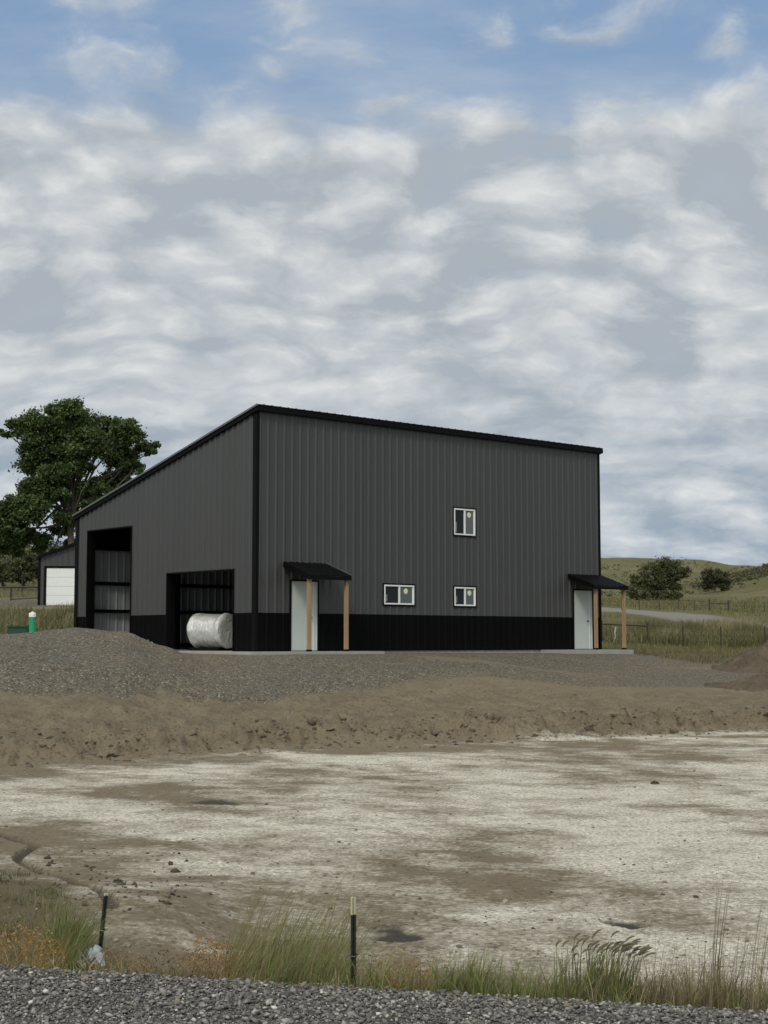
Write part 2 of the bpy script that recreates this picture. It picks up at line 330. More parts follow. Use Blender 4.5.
def terrain(x, y, zones=False):
    x = np.asarray(x, float); y = np.asarray(y, float)
    r = np.hypot(x, y); az = np.arctan2(x, y); ca = np.clip(az, -R(25), R(25))
    D = r*np.cos(ca); tx = np.tan(np.clip(az, -R(40), R(40)))
    wob = fbm(x, y, .35, 3, 5)*.8*sm(18, 26, D)*(1-sm(42, 60, D))
    Dw = D+wob
    ci = np.clip(np.interp(tx, _tx, np.arange(len(_tx))), 0, len(_tx)-1.001); c0 = ci.astype(int); cf = ci-c0; cf = cf*cf*(3-2*cf)*.5+cf*.5
    di = np.clip(np.interp(Dw, _dg, np.arange(len(_dg))), 0, len(_dg)-1.001); d0 = di.astype(int); df = di-d0
    g = lambda c: _tab[c, d0]*(1-df)+_tab[c, d0+1]*df
    z = g(c0)*(1-cf)+g(c0+1)*cf
    toe = np.interp(tx, _tx, _toe)
    s = road_s(x, y)
    near = 1-sm(9, 11, r)
    ditch = -.5*sm(.0, 1.5, s)
    ditch = ditch + .16*np.exp(-((s-3.6)/1.6)**2)*sm(-.9, -1.7, x) 
    front = sm(3.5, 8.0, s)
    z = np.where(s < 8.0, ditch*(1-front)+z*front, z)
    back = sm(R(60), R(95), np.abs(az))
    z = z*(1-back) + back*np.where(s > 0, ditch, np.where(s < -6.5, -.5*sm(6.5, 8.0, -s), 0))
    # building platform
    lx, ly = to_local(x, y)
    ox = np.maximum(np.maximum(-lx, lx-BW), 0); oy = np.maximum(np.maximum(-ly, ly-BD), 0)
    wb = 1-sm(.7, 3.6, np.hypot(ox, oy))
    z = z*(1-wb)+wb*(FZ-.07-.05*sm(5, 14, lx))
    # relief
    tgt = Dw-toe
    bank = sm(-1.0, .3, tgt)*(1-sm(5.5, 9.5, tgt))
    edge = np.exp(-((tgt-.35)/.75)**2)
    flat = sm(2.0, 3.5, s)*(1-sm(-1.5, 0, tgt))
    pad = sm(5, 9, tgt)*(1-sm(46, 60, D))
    wild = sm(52, 62, D)
    z = z + bank*(fbm(x, y, .9, 4, 20)*.15 + fbm(x, y, 3.2, 4, 30)*.09) + sm(1.0, 2.5, tgt)*(1-sm(8, 12, tgt))*(1-wb)*(fbm(x*.10, tgt, 1.7, 3, 33)*.075 - .05*np.exp(-((tgt-4.6-.25*fbm(x, y*0, .2, 2, 35))/.16)**2) - .05*np.exp(-((tgt-6.3-.25*fbm(x, y*0, .2, 2, 35))/.16)**2)) + edge*(np.abs(fbm(x, y, 2.0, 4, 40, .5))*.50-.05+fbm(x, y, 7, 3, 45)*.05)*(1-wb)
    z = z + flat*(fbm(x, y, .35, 3, 50)*.04 + fbm(x, y, 2.2, 4, 55)*.016)
    z = z + pad*(1-wb)*(fbm(x, y, .5, 3, 60)*.07+fbm(x, y, 3, 3, 62)*.02)
    z = z + wild*(1-sm(200, 300, D))*(fbm(x, y, .12, 3, 70)*.25) + sm(200, 320, D)*(fbm(x, y, .012, 4, 75)*2.6 + fbm(x, y, .08, 3, 78)*.7)
    vegs = sm(.2, .9, s)*(1-sm(1.5+.0*s, 3.0, s+fbm(x, y, 1.1, 3, 84)*.8))
    z = z + vegs*fbm(x, y, 2.0, 3, 80)*.05 + (1-sm(-.1, .1, s))*fbm(x, y, .7, 3, 82)*.02
    gd = seg_dist(x, y, GUL) if np.any(r < 25) else np.full(r.shape, 9.)
    gw = .036+.018*(fbm(x, y, 1.6, 2, 90)+.6)
    gul = 1-sm(gw*.35, gw*1.7, gd)
    z = z-gul*.075
    damp = np.zeros_like(z)
    for px, py, a, b in DAMP:
        dc = 2.1*FPX/(py-640); p = at(px, py, dc); ra = a/FPX*dc; rb = b*dc*dc/(2.1*FPX)
        q = np.hypot((x-p[0])/ra, (y-p[1]+.35*(x-p[0])*rb/ra)/rb) + fbm(x/ra, y/rb, 1.1, 4, int(px), .6)*.75
        damp = np.maximum(damp, 1-sm(.55, 1.1, q))
    z = z-damp*.02
    if not zones: return z
    al = fbm(x+y*.25, y*.8, .42, 5, 110, .6)*.9 + fbm(x+y*.4, y*.8, 1.3, 5, 115, .6)*.75
    pxl = tx*FPX+384
    bias = .16 - .55*sm(-4.5, .0, tgt)*(1-.85*sm(470, 600, pxl)) - .16*sm(160, 0, pxl)*sm(23, 12, D) + .34*sm(300, 600, pxl)*sm(22, 12, D) - .42*sm(330, 120, pxl)*sm(20, 26, D) - .20*sm(330, 60, pxl)*sm(12, 15, D)
    bias = bias - .18*np.exp(-((pxl-430)/120)**2-((D-14.6)/1.3)**2) - .3*np.exp(-((pxl-560)/150)**2-((D-27)/2.2)**2) - .22*np.exp(-((pxl-470)/200)**2-((D-19.5)/3.5)**2) - .25*np.exp(-((pxl-420)/90)**2-((D-30)/2)**2)
    alk = np.clip(.5+al*.85+bias*.8, 0, 1)*flat*(1-gul*.6)
    rut = .5+fbm(x*.35, y, .8, 4, 130)*.9
    lim = 4.5+1.5*sm(330, 420, pxl)+1.8*fbm(x, y, .3, 3, 120)+2.0*np.exp(-((pxl-430)/120)**2) + 3.6*sm(430, 640, pxl)
    grav = sm(-1.2, 1.5, tgt-lim)*(1-sm(50, 58, D)*sm(420, 520, pxl))*(1-sm(43, 47, D)*sm(110, 90, pxl)*(1-sm(70, 74, D)*(1-sm(90, 96, D))))
    grav = np.maximum(grav*(1-.55*sm(.45, .8, rut)*sm(280, 420, pxl)*(1-sm(17, 20, tgt))), wb)
    grass = sm(51, 56, D+fbm(x, y, .3, 3, 140)*2.5)*sm(560, 610, pxl) + sm(44, 47, D)*sm(112, 92, pxl)*(1-sm(68, 71, D)) + sm(92, 97, D)
    fr = 1-sm(2.2, 3.6, seg_dist(x, y, FAR_ROAD)) if np.any(D > 60) else np.zeros_like(z)
    grass = np.clip(grass, 0, 1)*(1-wb)*(1-fr)
    veg = vegs*(.55+.45*sm(-.2, .3, fbm(x, y, .9, 3, 150))) + sm(-1.2, -2.0, x-.0*y)*sm(5.6, 7.0, s)*0
    leftv = sm(150, 40, pxl+fbm(x, y, 1.2, 3, 155)*50)*sm(1.5, 2.2, s)*(1-sm(4.5, 5.8, s+fbm(x, y, 1.5, 3, 157)*.8))
    veg = np.clip(np.maximum(veg, leftv*.8), 0, 1)
    road = 1-sm(-.06, .14, s+fbm(x, y, 4, 3, 160)*.12); road = road*sm(-7, -6.4, s)
    alk = alk*(1-veg*.8)
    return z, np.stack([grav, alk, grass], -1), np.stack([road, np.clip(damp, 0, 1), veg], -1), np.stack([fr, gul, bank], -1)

azs = np.concatenate([-np.arange(180, 60, -4.), -np.arange(60, 17, -.6), np.arange(-17, 17, .055), np.arange(17, 60, .6), np.arange(60, 180, 4.)])
rs = np.concatenate([np.geomspace(1.5, 6, 60)[:-1], np.geomspace(6, 10.5, 120)[:-1], np.geomspace(10.5, 18, 190)[:-1], np.geomspace(18, 23, 60)[:-1], np.geomspace(23, 37, 200)[:-1], np.geomspace(37, 46, 60)[:-1], np.geomspace(46, 1300, 300)])
A, RR = np.meshgrid(np.radians(azs), rs, indexing='ij')
X = RR*np.sin(A); Y = RR*np.cos(A)
Z, za, zb, zc = terrain(X.ravel(), Y.ravel(), True)
nA, nR = X.shape
V = np.stack([X.ravel(), Y.ravel(), Z], 1)
i, j = np.meshgrid(np.arange(nA), np.arange(nR-1), indexing='ij'); i2 = (i+1) % nA
F = np.stack([i*nR+j, i*nR+j+1, i2*nR+j+1, i2*nR+j], -1).reshape(-1, 4)
# close the hole under the camera
c = len(V); V = np.vstack([V, [0, 0, 0]]); ext = lambda q, v: np.vstack([q, v])
za = ext(za, [0, 0, 0]); zb = ext(zb, [1, 0, 0]); zc = ext(zc, [0, 0, 0])
ring = np.arange(nA)*nR; half = ring[::2]; mid = ring[1::2]; nx = np.roll(ring, -1)[1::2]
F = np.vstack([F, np.stack([np.full(len(mid), c), half[:len(mid)], mid, nx], 1)])

def ground_mat():
    m = bpy.data.materials.new('ground_soil'); m.use_nodes = True; m.node_tree.nodes.clear(); n = NT(m.node_tree)
    pos = n.new('ShaderNodeNewGeometry').outputs['Position']
    def att(nm):
        a = n.new('ShaderNodeAttribute', attribute_name=nm).outputs[0]
        return n.new('ShaderNodeSeparateXYZ', {0: a}).outputs
    za, zb, zc = att('zone_a'), att('zone_b'), att('zone_c')
    n_f = n.noise(pos, 14, 8, .68).outputs[0]; n_m = n.noise(pos, 2.1, 6, .6).outputs[0]; n_l = n.noise(pos, .45, 5, .55).outputs[0]; n_t = n.noise(pos, 60, 4, .7).outputs[0]
    # bare dirt
    dirt = n.mix(n_m, (.135, .108, .074), (.215, .176, .125)); dirt = n.mix(n.ramp(n_f, .35, .75), dirt, n.mix(n_l, (.235, .195, .14), (.155, .122, .084)))
    dirt = n.mix(n.ramp(n_t, .62, .8), dirt, (.29, .25, .21))
    # salt crust
    ak = n.math('ADD', za[1], n.math('ADD', n.math('MULTIPLY', n.math('SUBTRACT', n_f, .5), 1.5), n.math('ADD', n.math('MULTIPLY', n.math('SUBTRACT', n_m, .5), .95), n.math('MULTIPLY', n.math('SUBTRACT', n.noise(n.vmath('MULTIPLY', pos, (.85, 1.35, 1)), 1.9, 6, .65, .6).outputs[0], .5), 1.0))))
    ak = n.math('MULTIPLY', n.ramp(ak, .17, .98, False), n.ramp(za[1], 0, .12))
    salt = n.mix(n_m, (.62, .585, .485), (.80, .765, .66)); salt = n.mix(n.ramp(n_t, .5, .75), salt, (.33, .29, .235))
    pg = n.noise(pos, 26, 3, .75).outputs[0]; pg2 = n.new('ShaderNodeTexVoronoi', {'Vector': pos, 'Scale': 30.0}).outputs['Color']
    pg2 = n.new('ShaderNodeSeparateXYZ', {0: pg2}).outputs[0]
    ak = n.math('MULTIPLY', ak, n.math('MULTIPLY_ADD', n.ramp(pg, .36, .66), .75, .38), clamp=True)
    dirt = n.vmath('MULTIPLY', dirt, (.98, .98, .93)); c = n.mix(ak, dirt, salt)
    c = n.mix(n.math('MULTIPLY', n.ramp(pg2, .86, .9), .6), c, n.vmath('MULTIPLY', c, (.45, .43, .40)))
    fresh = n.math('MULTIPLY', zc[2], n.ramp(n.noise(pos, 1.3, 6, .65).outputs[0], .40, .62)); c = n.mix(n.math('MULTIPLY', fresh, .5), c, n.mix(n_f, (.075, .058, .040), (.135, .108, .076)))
    # pad gravel: individual stones
    vo = n.new('ShaderNodeTexVoronoi', {'Vector': pos, 'Scale': 25.0, 'Randomness': 1.0}); vs = n.new('ShaderNodeSeparateXYZ', {0: vo.outputs['Color']}).outputs
    vo2 = n.new('ShaderNodeTexVoronoi', {'Vector': pos, 'Scale': 42.0}); vs2 = n.new('ShaderNodeSeparateXYZ', {0: vo2.outputs['Color']}).outputs
    gs = n.mix(vs[0], (.050, .046, .040), (.27, .25, .215)); gs = n.mix(n.ramp(vs[1], .91, .94), gs, (.46, .44, .39))
    gs2 = n.mix(vs2[0], (.075, .067, .057), (.235, .215, .185)); gs = n.vmath('MULTIPLY', n.mix(.35, gs, gs2), (.74, .73, .66))
    gs = n.mix(n.ramp(n_l, .3, .75), gs, n.vmath('MULTIPLY', gs, (1.2, 1.12, 1.02)))
    gm = n.ramp(n.math('ADD', za[0], n.math('MULTIPLY', n.math('SUBTRACT', n_m, .5), .7)), .3, .7)
    gm = n.math('MULTIPLY', gm, n.ramp(za[0], 0, .1))
    c = n.mix(gm, c, gs)
    # grassland
    g1 = n.mix(n_m, (.082, .083, .030), (.140, .136, .055)); gl = n.noise(pos, .06, 6, .6).outputs[0]
    g1 = n.mix(n.ramp(gl, .42, .66), g1, n.mix(n_l, (.19, .165, .088), (.125, .12, .055)))
    g1 = n.mix(n.ramp(n.noise(pos, .55, 6, .7).outputs[0], .56, .68), g1, (.036, .043, .022))
    g1 = n.mix(n.ramp(n_f, .55, .8), g1, (.16, .14, .085)); g1 = n.mix(n.ramp(n.noise(n.vmath('MULTIPLY', pos, (1, .5, 1)), .11, 8, .7).outputs[0], .50, .66), g1, (.135, .10, .062))
    c = n.mix(n.ramp(n.math('ADD', za[2], n.math('MULTIPLY', n.math('SUBTRACT', n_m, .5), .8)), .3, .7), c, g1)
    c = n.mix(zc[0], c, n.mix(n_m, (.15, .14, .12), (.21, .20, .175)))
    # ditch soil under weeds
    vsoil = n.mix(n_m, (.085, .072, .045), (.16, .125, .08)); vsoil = n.mix(n.ramp(n_f, .5, .75), vsoil, (.075, .08, .035))
    c = n.mix(n.ramp(n.math('ADD', zb[2], n.math('MULTIPLY', n.math('SUBTRACT', n_f, .5), .9)), .3, .75), c, vsoil)
    c = n.mix(n.math('MULTIPLY', zc[1], .9), c, n.mix(n_f, (.05, .043, .034), (.10, .085, .068)))
    c = n.mix(zb[1], c, n.mix(n_f, (.035, .032, .027), (.075, .068, .056)))
    rd = n.mix(vs2[0], (.06, .056, .051), (.19, .178, .162)); c = n.mix(zb[0], c, rd)
    # relief
    h = n.math('MULTIPLY', n_f, .055)
    h = n.math('ADD', h, n.math('MULTIPLY', n_t, .012))
    stone = n.math('MULTIPLY', n.math('SUBTRACT', 1.0, vo.outputs['Distance']), n.math('MULTIPLY', gm, .05))
    h = n.math('ADD', h, stone)
    h = n.math('ADD', h, n.math('MULTIPLY', n.math('MULTIPLY', n_m, zc[2]), .22))
    h = n.math('ADD', h, n.math('MULTIPLY', n.math('MULTIPLY', n.noise(pos, 5.5, 5, .7).outputs[0], za[2]), .30))
    h = n.math('ADD', h, n.math('MULTIPLY', n.math('SUBTRACT', 1.0, vo2.outputs['Distance']), n.math('MULTIPLY', zb[0], .03)))
    bp = n.new('ShaderNodeBump', {'Strength': .8, 'Distance': 1.0, 'Height': h})
    b = n.new('ShaderNodeBsdfPrincipled', {'Base Color': c, 'Roughness': .93, 'Normal': bp.outputs[0], 'Specular IOR Level': .15})
    n.l.new(b.outputs[0], n.new('ShaderNodeOutputMaterial').inputs[0]); return m
M['ground'] = ground_mat()
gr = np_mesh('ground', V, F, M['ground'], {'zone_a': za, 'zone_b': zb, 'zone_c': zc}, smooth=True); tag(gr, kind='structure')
def gz(x, y): return float(terrain(np.array([x]), np.array([y]))[0])
def gpt(px, d, dz=0):
    p = at(px, 640, d); return Vector((p.x, p.y, gz(p.x, p.y)+dz))
def gzv(x, y): return terrain(x, y)

# ------------------------------------------------------------------ the metal building
RIB = .305
def rib_profile(u0, u1, phase=0.0):
    """(u, offset) points of a ribbed sheet between u0 and u1"""
    pts = []
    k = math.floor((u0-phase)/RIB)-1
    while phase+k*RIB < u1+RIB:
        c = phase+k*RIB
        for du, o in ((-.052, 0), (-.018, .029), (.018, .029), (.052, 0)):
            pts.append((c+du, o))
        k += 1
    pu, ph = zip(*pts); h = lambda u: float(np.interp(u, pu, ph))
    return [(u0, h(u0))]+[p for p in pts if u0+1e-4 < p[0] < u1-1e-4]+[(u1, h(u1))]
def sheet(mb, o, du, nrm, u0, u1, z0, z1, off=0.0, scale=1.0, phase=0.0):
    """ribbed sheet on the line o + u*du, facing nrm; z0/z1 numbers or functions of u"""
    f0 = z0 if callable(z0) else (lambda u: z0); f1 = z1 if callable(z1) else (lambda u: z1)
    pts = rib_profile(u0, u1, phase); vs = []; fs = []
    for u, h in pts:
        q = Vector(o)+Vector(du)*u+Vector(nrm)*(off+h*scale)
        vs += [(q.x, q.y, f0(u)), (q.x, q.y, f1(u))]
    for i in range(len(pts)-1): fs.append((2*i, 2*i+2, 2*i+3, 2*i+1))
    mb.add(vs, fs)

bld = empty('metal_building', (B0[0], B0[1], FZ), AL, label='tall charcoal ribbed metal building with black wainscot and single-slope roof on a gravel pad', cat='building')
slope = (BHF-BHR)/BD; top = lambda y: BHF-slope*y
WZ = 1.15
FX, FN = (1, 0, 0), (0, -1, 0); LX, LN = (0, 1, 0), (-1, 0, 0)
D1 = (1.30, 2.31); D2 = (14.03, 15.02); DH = 2.12
WINS = [(5.01, 6.30, 1.47, 2.10), (8.10, 9.09, 1.47, 2.10), (8.10, 9.09, 3.84, 4.73)]
# front wall sheets round the openings
mb = MB()
cuts = [0, 1.26, 2.35, 4.97, 6.34, 8.06, 9.13, 13.99, 15.06, BW]
for a, b in zip(cuts[:-1], cuts[1:]):
    m_ = (a+b)/2
    if D1[0] < m_ < D1[1] or D2[0] < m_ < D2[1]: spans = [(DH+.05, BHF)]
    else:
        spans = []; z = WZ
        for wi in sorted([q for q in WINS if q[0] < m_ < q[1]], key=lambda q: q[2]): spans.append((z, wi[2]-.04)); z = wi[3]+.04
        spans.append((z, BHF))
    for z0, z1 in spans: sheet(mb, (0, 0, 0), FX, FN, a, b, z0, z1, phase=.12)
tag(mb.build('wall_panel', M['charcoal'], bld), 'charcoal ribbed front wall with three windows and two doors')
for a, b in ((0, 1.26), (2.35, 13.99), (15.06, BW)):
    mb = MB(); sheet(mb, (0, 0, 0), FX, FN, a, b, 0, WZ, phase=.12); mb.build('wainscot_panel', M['black_panel'], bld)
# left wall with two open bays
O1 = (1.14, 4.81, 2.45); O2 = (7.04, 9.90, 4.10)
mb = MB()
for a, b, z0 in ((0, O1[0], WZ), (O1[0], O1[1], O1[2]), (O1[1], O2[0], WZ), (O2[0], O2[1], O2[2]), (O2[1], BD, WZ)):
    sheet(mb, (0, 0, 0), LX, LN, a, b, z0, top, phase=.05)
tag(mb.build('wall_panel', M['charcoal'], bld), 'charcoal ribbed side wall with two open bays')
for a, b in ((0, O1[0]), (O1[1], O2[0]), (O2[1], BD)):
    mb = MB(); sheet(mb, (0, 0, 0), LX, LN, a, b, 0, WZ, phase=.05); mb.build('wainscot_panel', M['black_panel'], bld)
# rows of screws and lap seams on the sheets
sb = MB()
for z in (1.9, 2.9, 3.9, 4.9, 5.9, 6.9):
    k = 0
    while .12+RIB*k+.06 < BW-.1:
        u = .12+RIB*k+.06; k += 1
        if any(a-.08 < u < b+.08 and c-.1 < z < d+.1 for a, b, c, d in WINS): continue
        if z < 2.3 and (D1[0]-.1 < u < D1[1]+.1 or D2[0]-.1 < u < D2[1]+.1): continue
        sb.box(u-.006, u+.006, -.006, -.001, z-.006, z+.006)
so_ = sb.build('screws', M['steel'], bld); tag(so_, kind='stuff')
# far side and back: charcoal outside, bare steel inside
mb = MB()
sheet(mb, (BW, 0, 0), LX, (1, 0, 0), 0, BD, 0, top); mb.build('wall_panel', M['charcoal'], bld); mb = MB(); sheet(mb, (0, BD, 0), FX, (0, 1, 0), 0, BW, 0, BHR)
mb.build('wall_panel', M['charcoal'], bld)
mb = MB()
sheet(mb, (0, BD, 0), FX, (0, -1, 0), .05, BW-.05, 0, BHR-.05, off=.03, scale=1.0, phase=.1)
mb.build('inner_panel', M['galv'], bld); mb = MB(); sheet(mb, (BW, 0, 0), LX, (-1, 0, 0), .05, BD-.05, 0, lambda y: top(y)-.05, off=.03)
tag(mb.build('inner_panel', M['galv'], bld), 'bare grey steel inside of the back wall')
# framing and a black band seen through the bays
for z in (.10, 1.30, 2.28): MB().box(.15, BW-.15, BD-.20, BD-.06, z, z+.12).build('girt', M['black'], bld)
MB().box(.12, BW-.12, BD-.28, BD-.06, 3.52, BHR-.12).build('black_band', M['black'], bld)  # black band along the inside of the back wall, up to the eave
for x in (.12, 3.9, 7.7, 11.5, 15.1): MB().box(x, x+.18, BD-.42, BD-.285, 0, BHR-.2).build('column', M['black'], bld)
for y0, y1, h in (O1, O2):
    mb = MB(); mb.box(.022, .30, y0-.16, y0-.02, 0, h); mb.box(.022, .30, y1+.02, y1+.16, 0, h); mb.box(.022, .26, y0-.16, y1+.16, h+.003, h+.24); mb.build('bay_framing', M['black'], bld)
for x in (3.9, 7.7, 11.5): MB().prism([(.1, top(.1)-.5), (BD-.1, top(BD-.1)-.5), (BD-.1, top(BD-.1)-.18), (.1, top(.1)-.18)], x, x+.12, 'x').build('rafter', M['black'], bld)
for y0, y1, h in (O1, O2):   # black opening trim, proud of the sheets
    mb = MB(); mb.box(-.036, .02, y0-.03, y0+.0, 0, h+.04); mb.box(-.036, .02, y1, y1+.03, 0, h+.04); mb.box(-.036, .02, y0, y1, h, h+.04)
    mb.box(.0205, .16, y1-.012, y1+.018, 0, h-.005)
    mb.build('bay_trim', M['black'], bld)
# corner and eave trim
for x, y, sx, sy, h in ((0, 0, 1, 1, BHF), (BW, 0, -1, 1, BHF), (0, BD, 1, -1, BHR), (BW, BD, -1, -1, BHR)):
    p = .042
    xs = sorted((x-sx*p, x+sx*.06)); ys = sorted((y-sy*p, y+sy*.15))
    ya = sorted((y-sy*p, y-sy*.0325)); xa = sorted((x-sx*p, x-sx*.0325))
    mb = MB(); mb.box(xs[0], xs[1], ya[0], ya[1], 0, h-.05); mb.box(xa[0], xa[1], *sorted((y-sy*.0325, y+sy*.15)), 0, h-.05)
    mb.build('corner_trim', M['black'], bld)
mb = MB(); OV = .14
ys0, ys1 = -OV, BD+OV
mb.prism([(ys0, top(ys0)-.11), (ys1, top(ys1)-.11), (ys1, top(ys1)+.02), (ys0, top(ys0)+.02)], -.10, -.034, 'x')
mb.prism([(ys0, top(ys0)-.11), (ys1, top(ys1)-.11), (ys1, top(ys1)+.02), (ys0, top(ys0)+.02)], BW+.034, BW+.10, 'x')
mb.box(-.098, BW+.098, -OV-.025, -OV-.002, BHF-.085, top(ys0)+.035); mb.box(-.034, BW+.034, -OV, -.024, BHF-.083, BHF-.07)
mb.box(-.034, BW+.034, BD+.03, BD+OV, BHR-.17, BHR-.02)
mb.build('roof_trim', M['black'], bld)
mb = MB()
for a, b in ((-.108, BW+.108),):
    mb.prism([(ys0-.03, top(ys0)+.038), (ys1, top(ys1)+.024), (ys1, top(ys1)+.07), (ys0-.03, top(ys0)+.075)], a+.03, b-.03, 'x')
x = .15
while x < BW: mb.prism([(ys0, top(ys0)+.07), (ys1, top(ys1)+.065), (ys1, top(ys1)+.09), (ys0, top(ys0)+.095)], x-.02, x+.02, 'x'); x += RIB
mb.build('roof', M['black'], bld)
mb = MB()
mb.prism([(ys0-.02, top(ys0)+.025), (ys1, top(ys1)+.025), (ys1, top(ys1)+.085), (ys0-.02, top(ys0)+.085)], -.135, -.101, 'x')
tag(mb.build('rake_cap', M['edge'], bld), 'pale metal strip along the sloping roof edge')
MB().box(.03, BW-.03, .03, BD-.03, -.3, .0).build('floor_slab', M['concrete'], bld)
# windows
WL = ['wide low sliding window left of centre', 'small lower sliding window right of centre', 'upper sliding window high on the wall']
for (a, b, z0, z1), lb in zip(WINS, WL):
    f = MB()
    for x0, x1, q0, q1 in ((a-.05, b+.05, z1, z1+.05), (a-.05, b+.05, z0-.05, z0), (a-.05, a, z0, z1), (b, b+.05, z0, z1)): f.box(x0, x1, -.040, .06, q0, q1)
    win = f.build('window', M['black'], bld); tag(win, lb)
    fw = .05; c = (a+b)/2
    f = MB()
    f.box(a+.001, b-.001, -.052, .03, z1-fw, z1-.001); f.box(a+.001, b-.001, -.052, .03, z0+.001, z0+fw)
    f.box(a+.001, a+fw, -.052, .03, z0+fw, z1-fw); f.box(b-fw, b-.001, -.052, .03, z0+fw, z1-fw); f.box(c-.028, c+.038, -.048, .028, z0+fw, z1-fw)
    f.box(b-fw-.028, b-fw, -.03, .02, z0+fw, z1-fw)
    f.build('frame', M['white'], win, bevel=.006)
    MB().box(a+fw, c-.028, -.012, -.006, z0+fw, z1-fw).build('insect_screen', M['screen'], win)
    MB().box(c+.038, b-fw-.028, -.02, -.012, z0+fw, z1-fw).build('pane', M['glass'], win)
    s_ = MB(); sx = (c+.038+b-fw-.028)/2 - .01; sz = z1-fw-.14
    s_.prism([(sx+.095*math.cos(t), sz+.095*math.sin(t)) for t in np.linspace(0, 2*math.pi, 25)[:-1]], -.0225, -.0205, 'y'); s_.build('sticker', M['sticker'], win)
    s_ = MB(); s_.prism([(sx+.066*math.cos(t), sz+.066*math.sin(t)) for t in np.linspace(0, 2*math.pi, 25)[:-1]], -.0245, -.0228, 'y')
    s_.build('sticker_face', M['sticker_in'], win)
    s_ = MB(); s_.prism([(sx-.035, sz+.0), (sx-.012, sz-.03), (sx+.04, sz+.035), (sx+.03, sz+.042), (sx-.012, sz-.008), (sx-.026, sz+.01)], -.0262, -.0247, 'y'); s_.build('sticker_mark', M['sticker'], win)
    s_ = MB(); s_.box(a+fw+.035, a+fw+.10, -.0145, -.0125, z0+fw+.05, z0+fw+.05+.42*(z1-z0-.1)); s_.build('paper_label', mat('grey_label', (.20, .21, .21), .6), win)
# doors
for a, b in (D1, D2):
    f = MB(); f.box(a-.05, a-.0, -.042, .05, 0, DH+.05); f.box(b, b+.05, -.042, .05, 0, DH+.05); f.box(a, b, -.042, .05, DH, DH+.05)
    fr = f.build('door_frame', M['black'], bld)
    d = MB(); d.box(a+.002, b-.002, -.012, .03, .02, DH-.002); dr = d.build('door', M['door'], bld, bevel=.004)
    j = MB(); j.box(b-.165, b-.14, -.018, -.0125, .02, DH-.004); j.box(b-.0195, b-.0025, -.022, -.0125, .02, DH-.004); j.build('door_stop', M['white'], dr)
    h = MB(); h.tube([(b-.23, -.012, 1.02), (b-.23, -.03, 1.02)], .034, 12); h.tube([(b-.23, -.03, 1.02), (b-.23, -.055, 1.02)], .013, 8); h.box(b-.35, b-.215, -.07, -.052, 1.01, 1.03); h.build('handle', M['steel'], dr)
    h = MB(); h.box(a-.02, b+.02, -.06, .02, .0015, .018); h.build('threshold', M['steel'], dr)
# porches
for x0, x1, pa, pb, lb in ((.98, 2.64, 1.13, 2.55, 'small black porch roof over the door near the left corner'), (13.72, 15.57, 13.95, 15.47, 'small black porch roof over the door near the right corner')):
    r0, r1, zz0, zz1 = -.03, -1.26, 2.66, 2.24
    zr = lambda y: zz0+(zz1-zz0)*(y-r0)/(r1-r0)
    m_ = MB(); m_.prism([(r0, zz0), (r1, zz1), (r1, zz1+.03), (r0, zz0+.03)], x0, x1, 'x')
    x = x0+.06
    while x < x1: m_.prism([(r0, zz0+.0295), (r1+.001, zz1+.0295), (r1+.001, zz1+.052), (r0, zz0+.052)], x-.017, x+.017, 'x'); x += .23
    cn = m_.build('porch_roof', M['black'], bld); tag(cn, lb)
    m_ = MB(); m_.prism([(r0-.002, zz0-.13), (r1, zz1-.11), (r1, zz1-.002), (r0-.002, zz0-.002)], x0+.0, x0+.04, 'x'); m_.prism([(r0-.002, zz0-.13), (r1, zz1-.11), (r1, zz1-.002), (r0-.002, zz0-.002)], x1-.04, x1, 'x')
    m_.box(x0+.04, x1-.04, r1, r1+.04, zz1-.11, zz1-.004)
    m_.build('porch_fascia', M['black'], cn)
    m_ = MB(); m_.prism([(r0, zz0+.0535), (r1-.012, zz1+.0535), (r1-.012, zz1+.066), (r0, zz0+.066)], x1-.03, x1+.012, 'x'); m_.build('roof_edge_trim', M['edge'], cn)
    for u in (pa, pb):
        p = MB(); p.box(-.055, .055, -.055, .055, .02, zr(-1.12)-.125); po = p.build('post', M['wood'], cn, bevel=.008, loc=(u, -1.12, 0))
    for u in (pa, pb): MB().box(u-.062, u+.062, -1.12-.062, -1.12+.062, .001, .06).build('post_base', M['black'], cn)
# concrete aprons
ap = MB(); ap.prism([(-1.25, -1.5), (3.77, -1.5), (3.77, -.036), (-.036, -.036), (-.036, 5.3), (-1.25, 5.3)], -.10, -.004, 'z')
o = ap.build('concrete_pavement', M['concrete'], bevel=.012); o.location = bld.location; o.rotation_euler = (0, 0, AL); tag(o, kind='structure')
ap = MB(); ap.prism([(12.25, -1.45), (15.60, -1.45), (15.60, .5), (15.53, .5), (15.53, -.036), (12.25, -.036)], -.25, -.004, 'z')
o = ap.build('concrete_pavement', M['concrete'], bevel=.012); o.location = bld.location; o.rotation_euler = (0, 0, AL); tag(o, kind='structure')

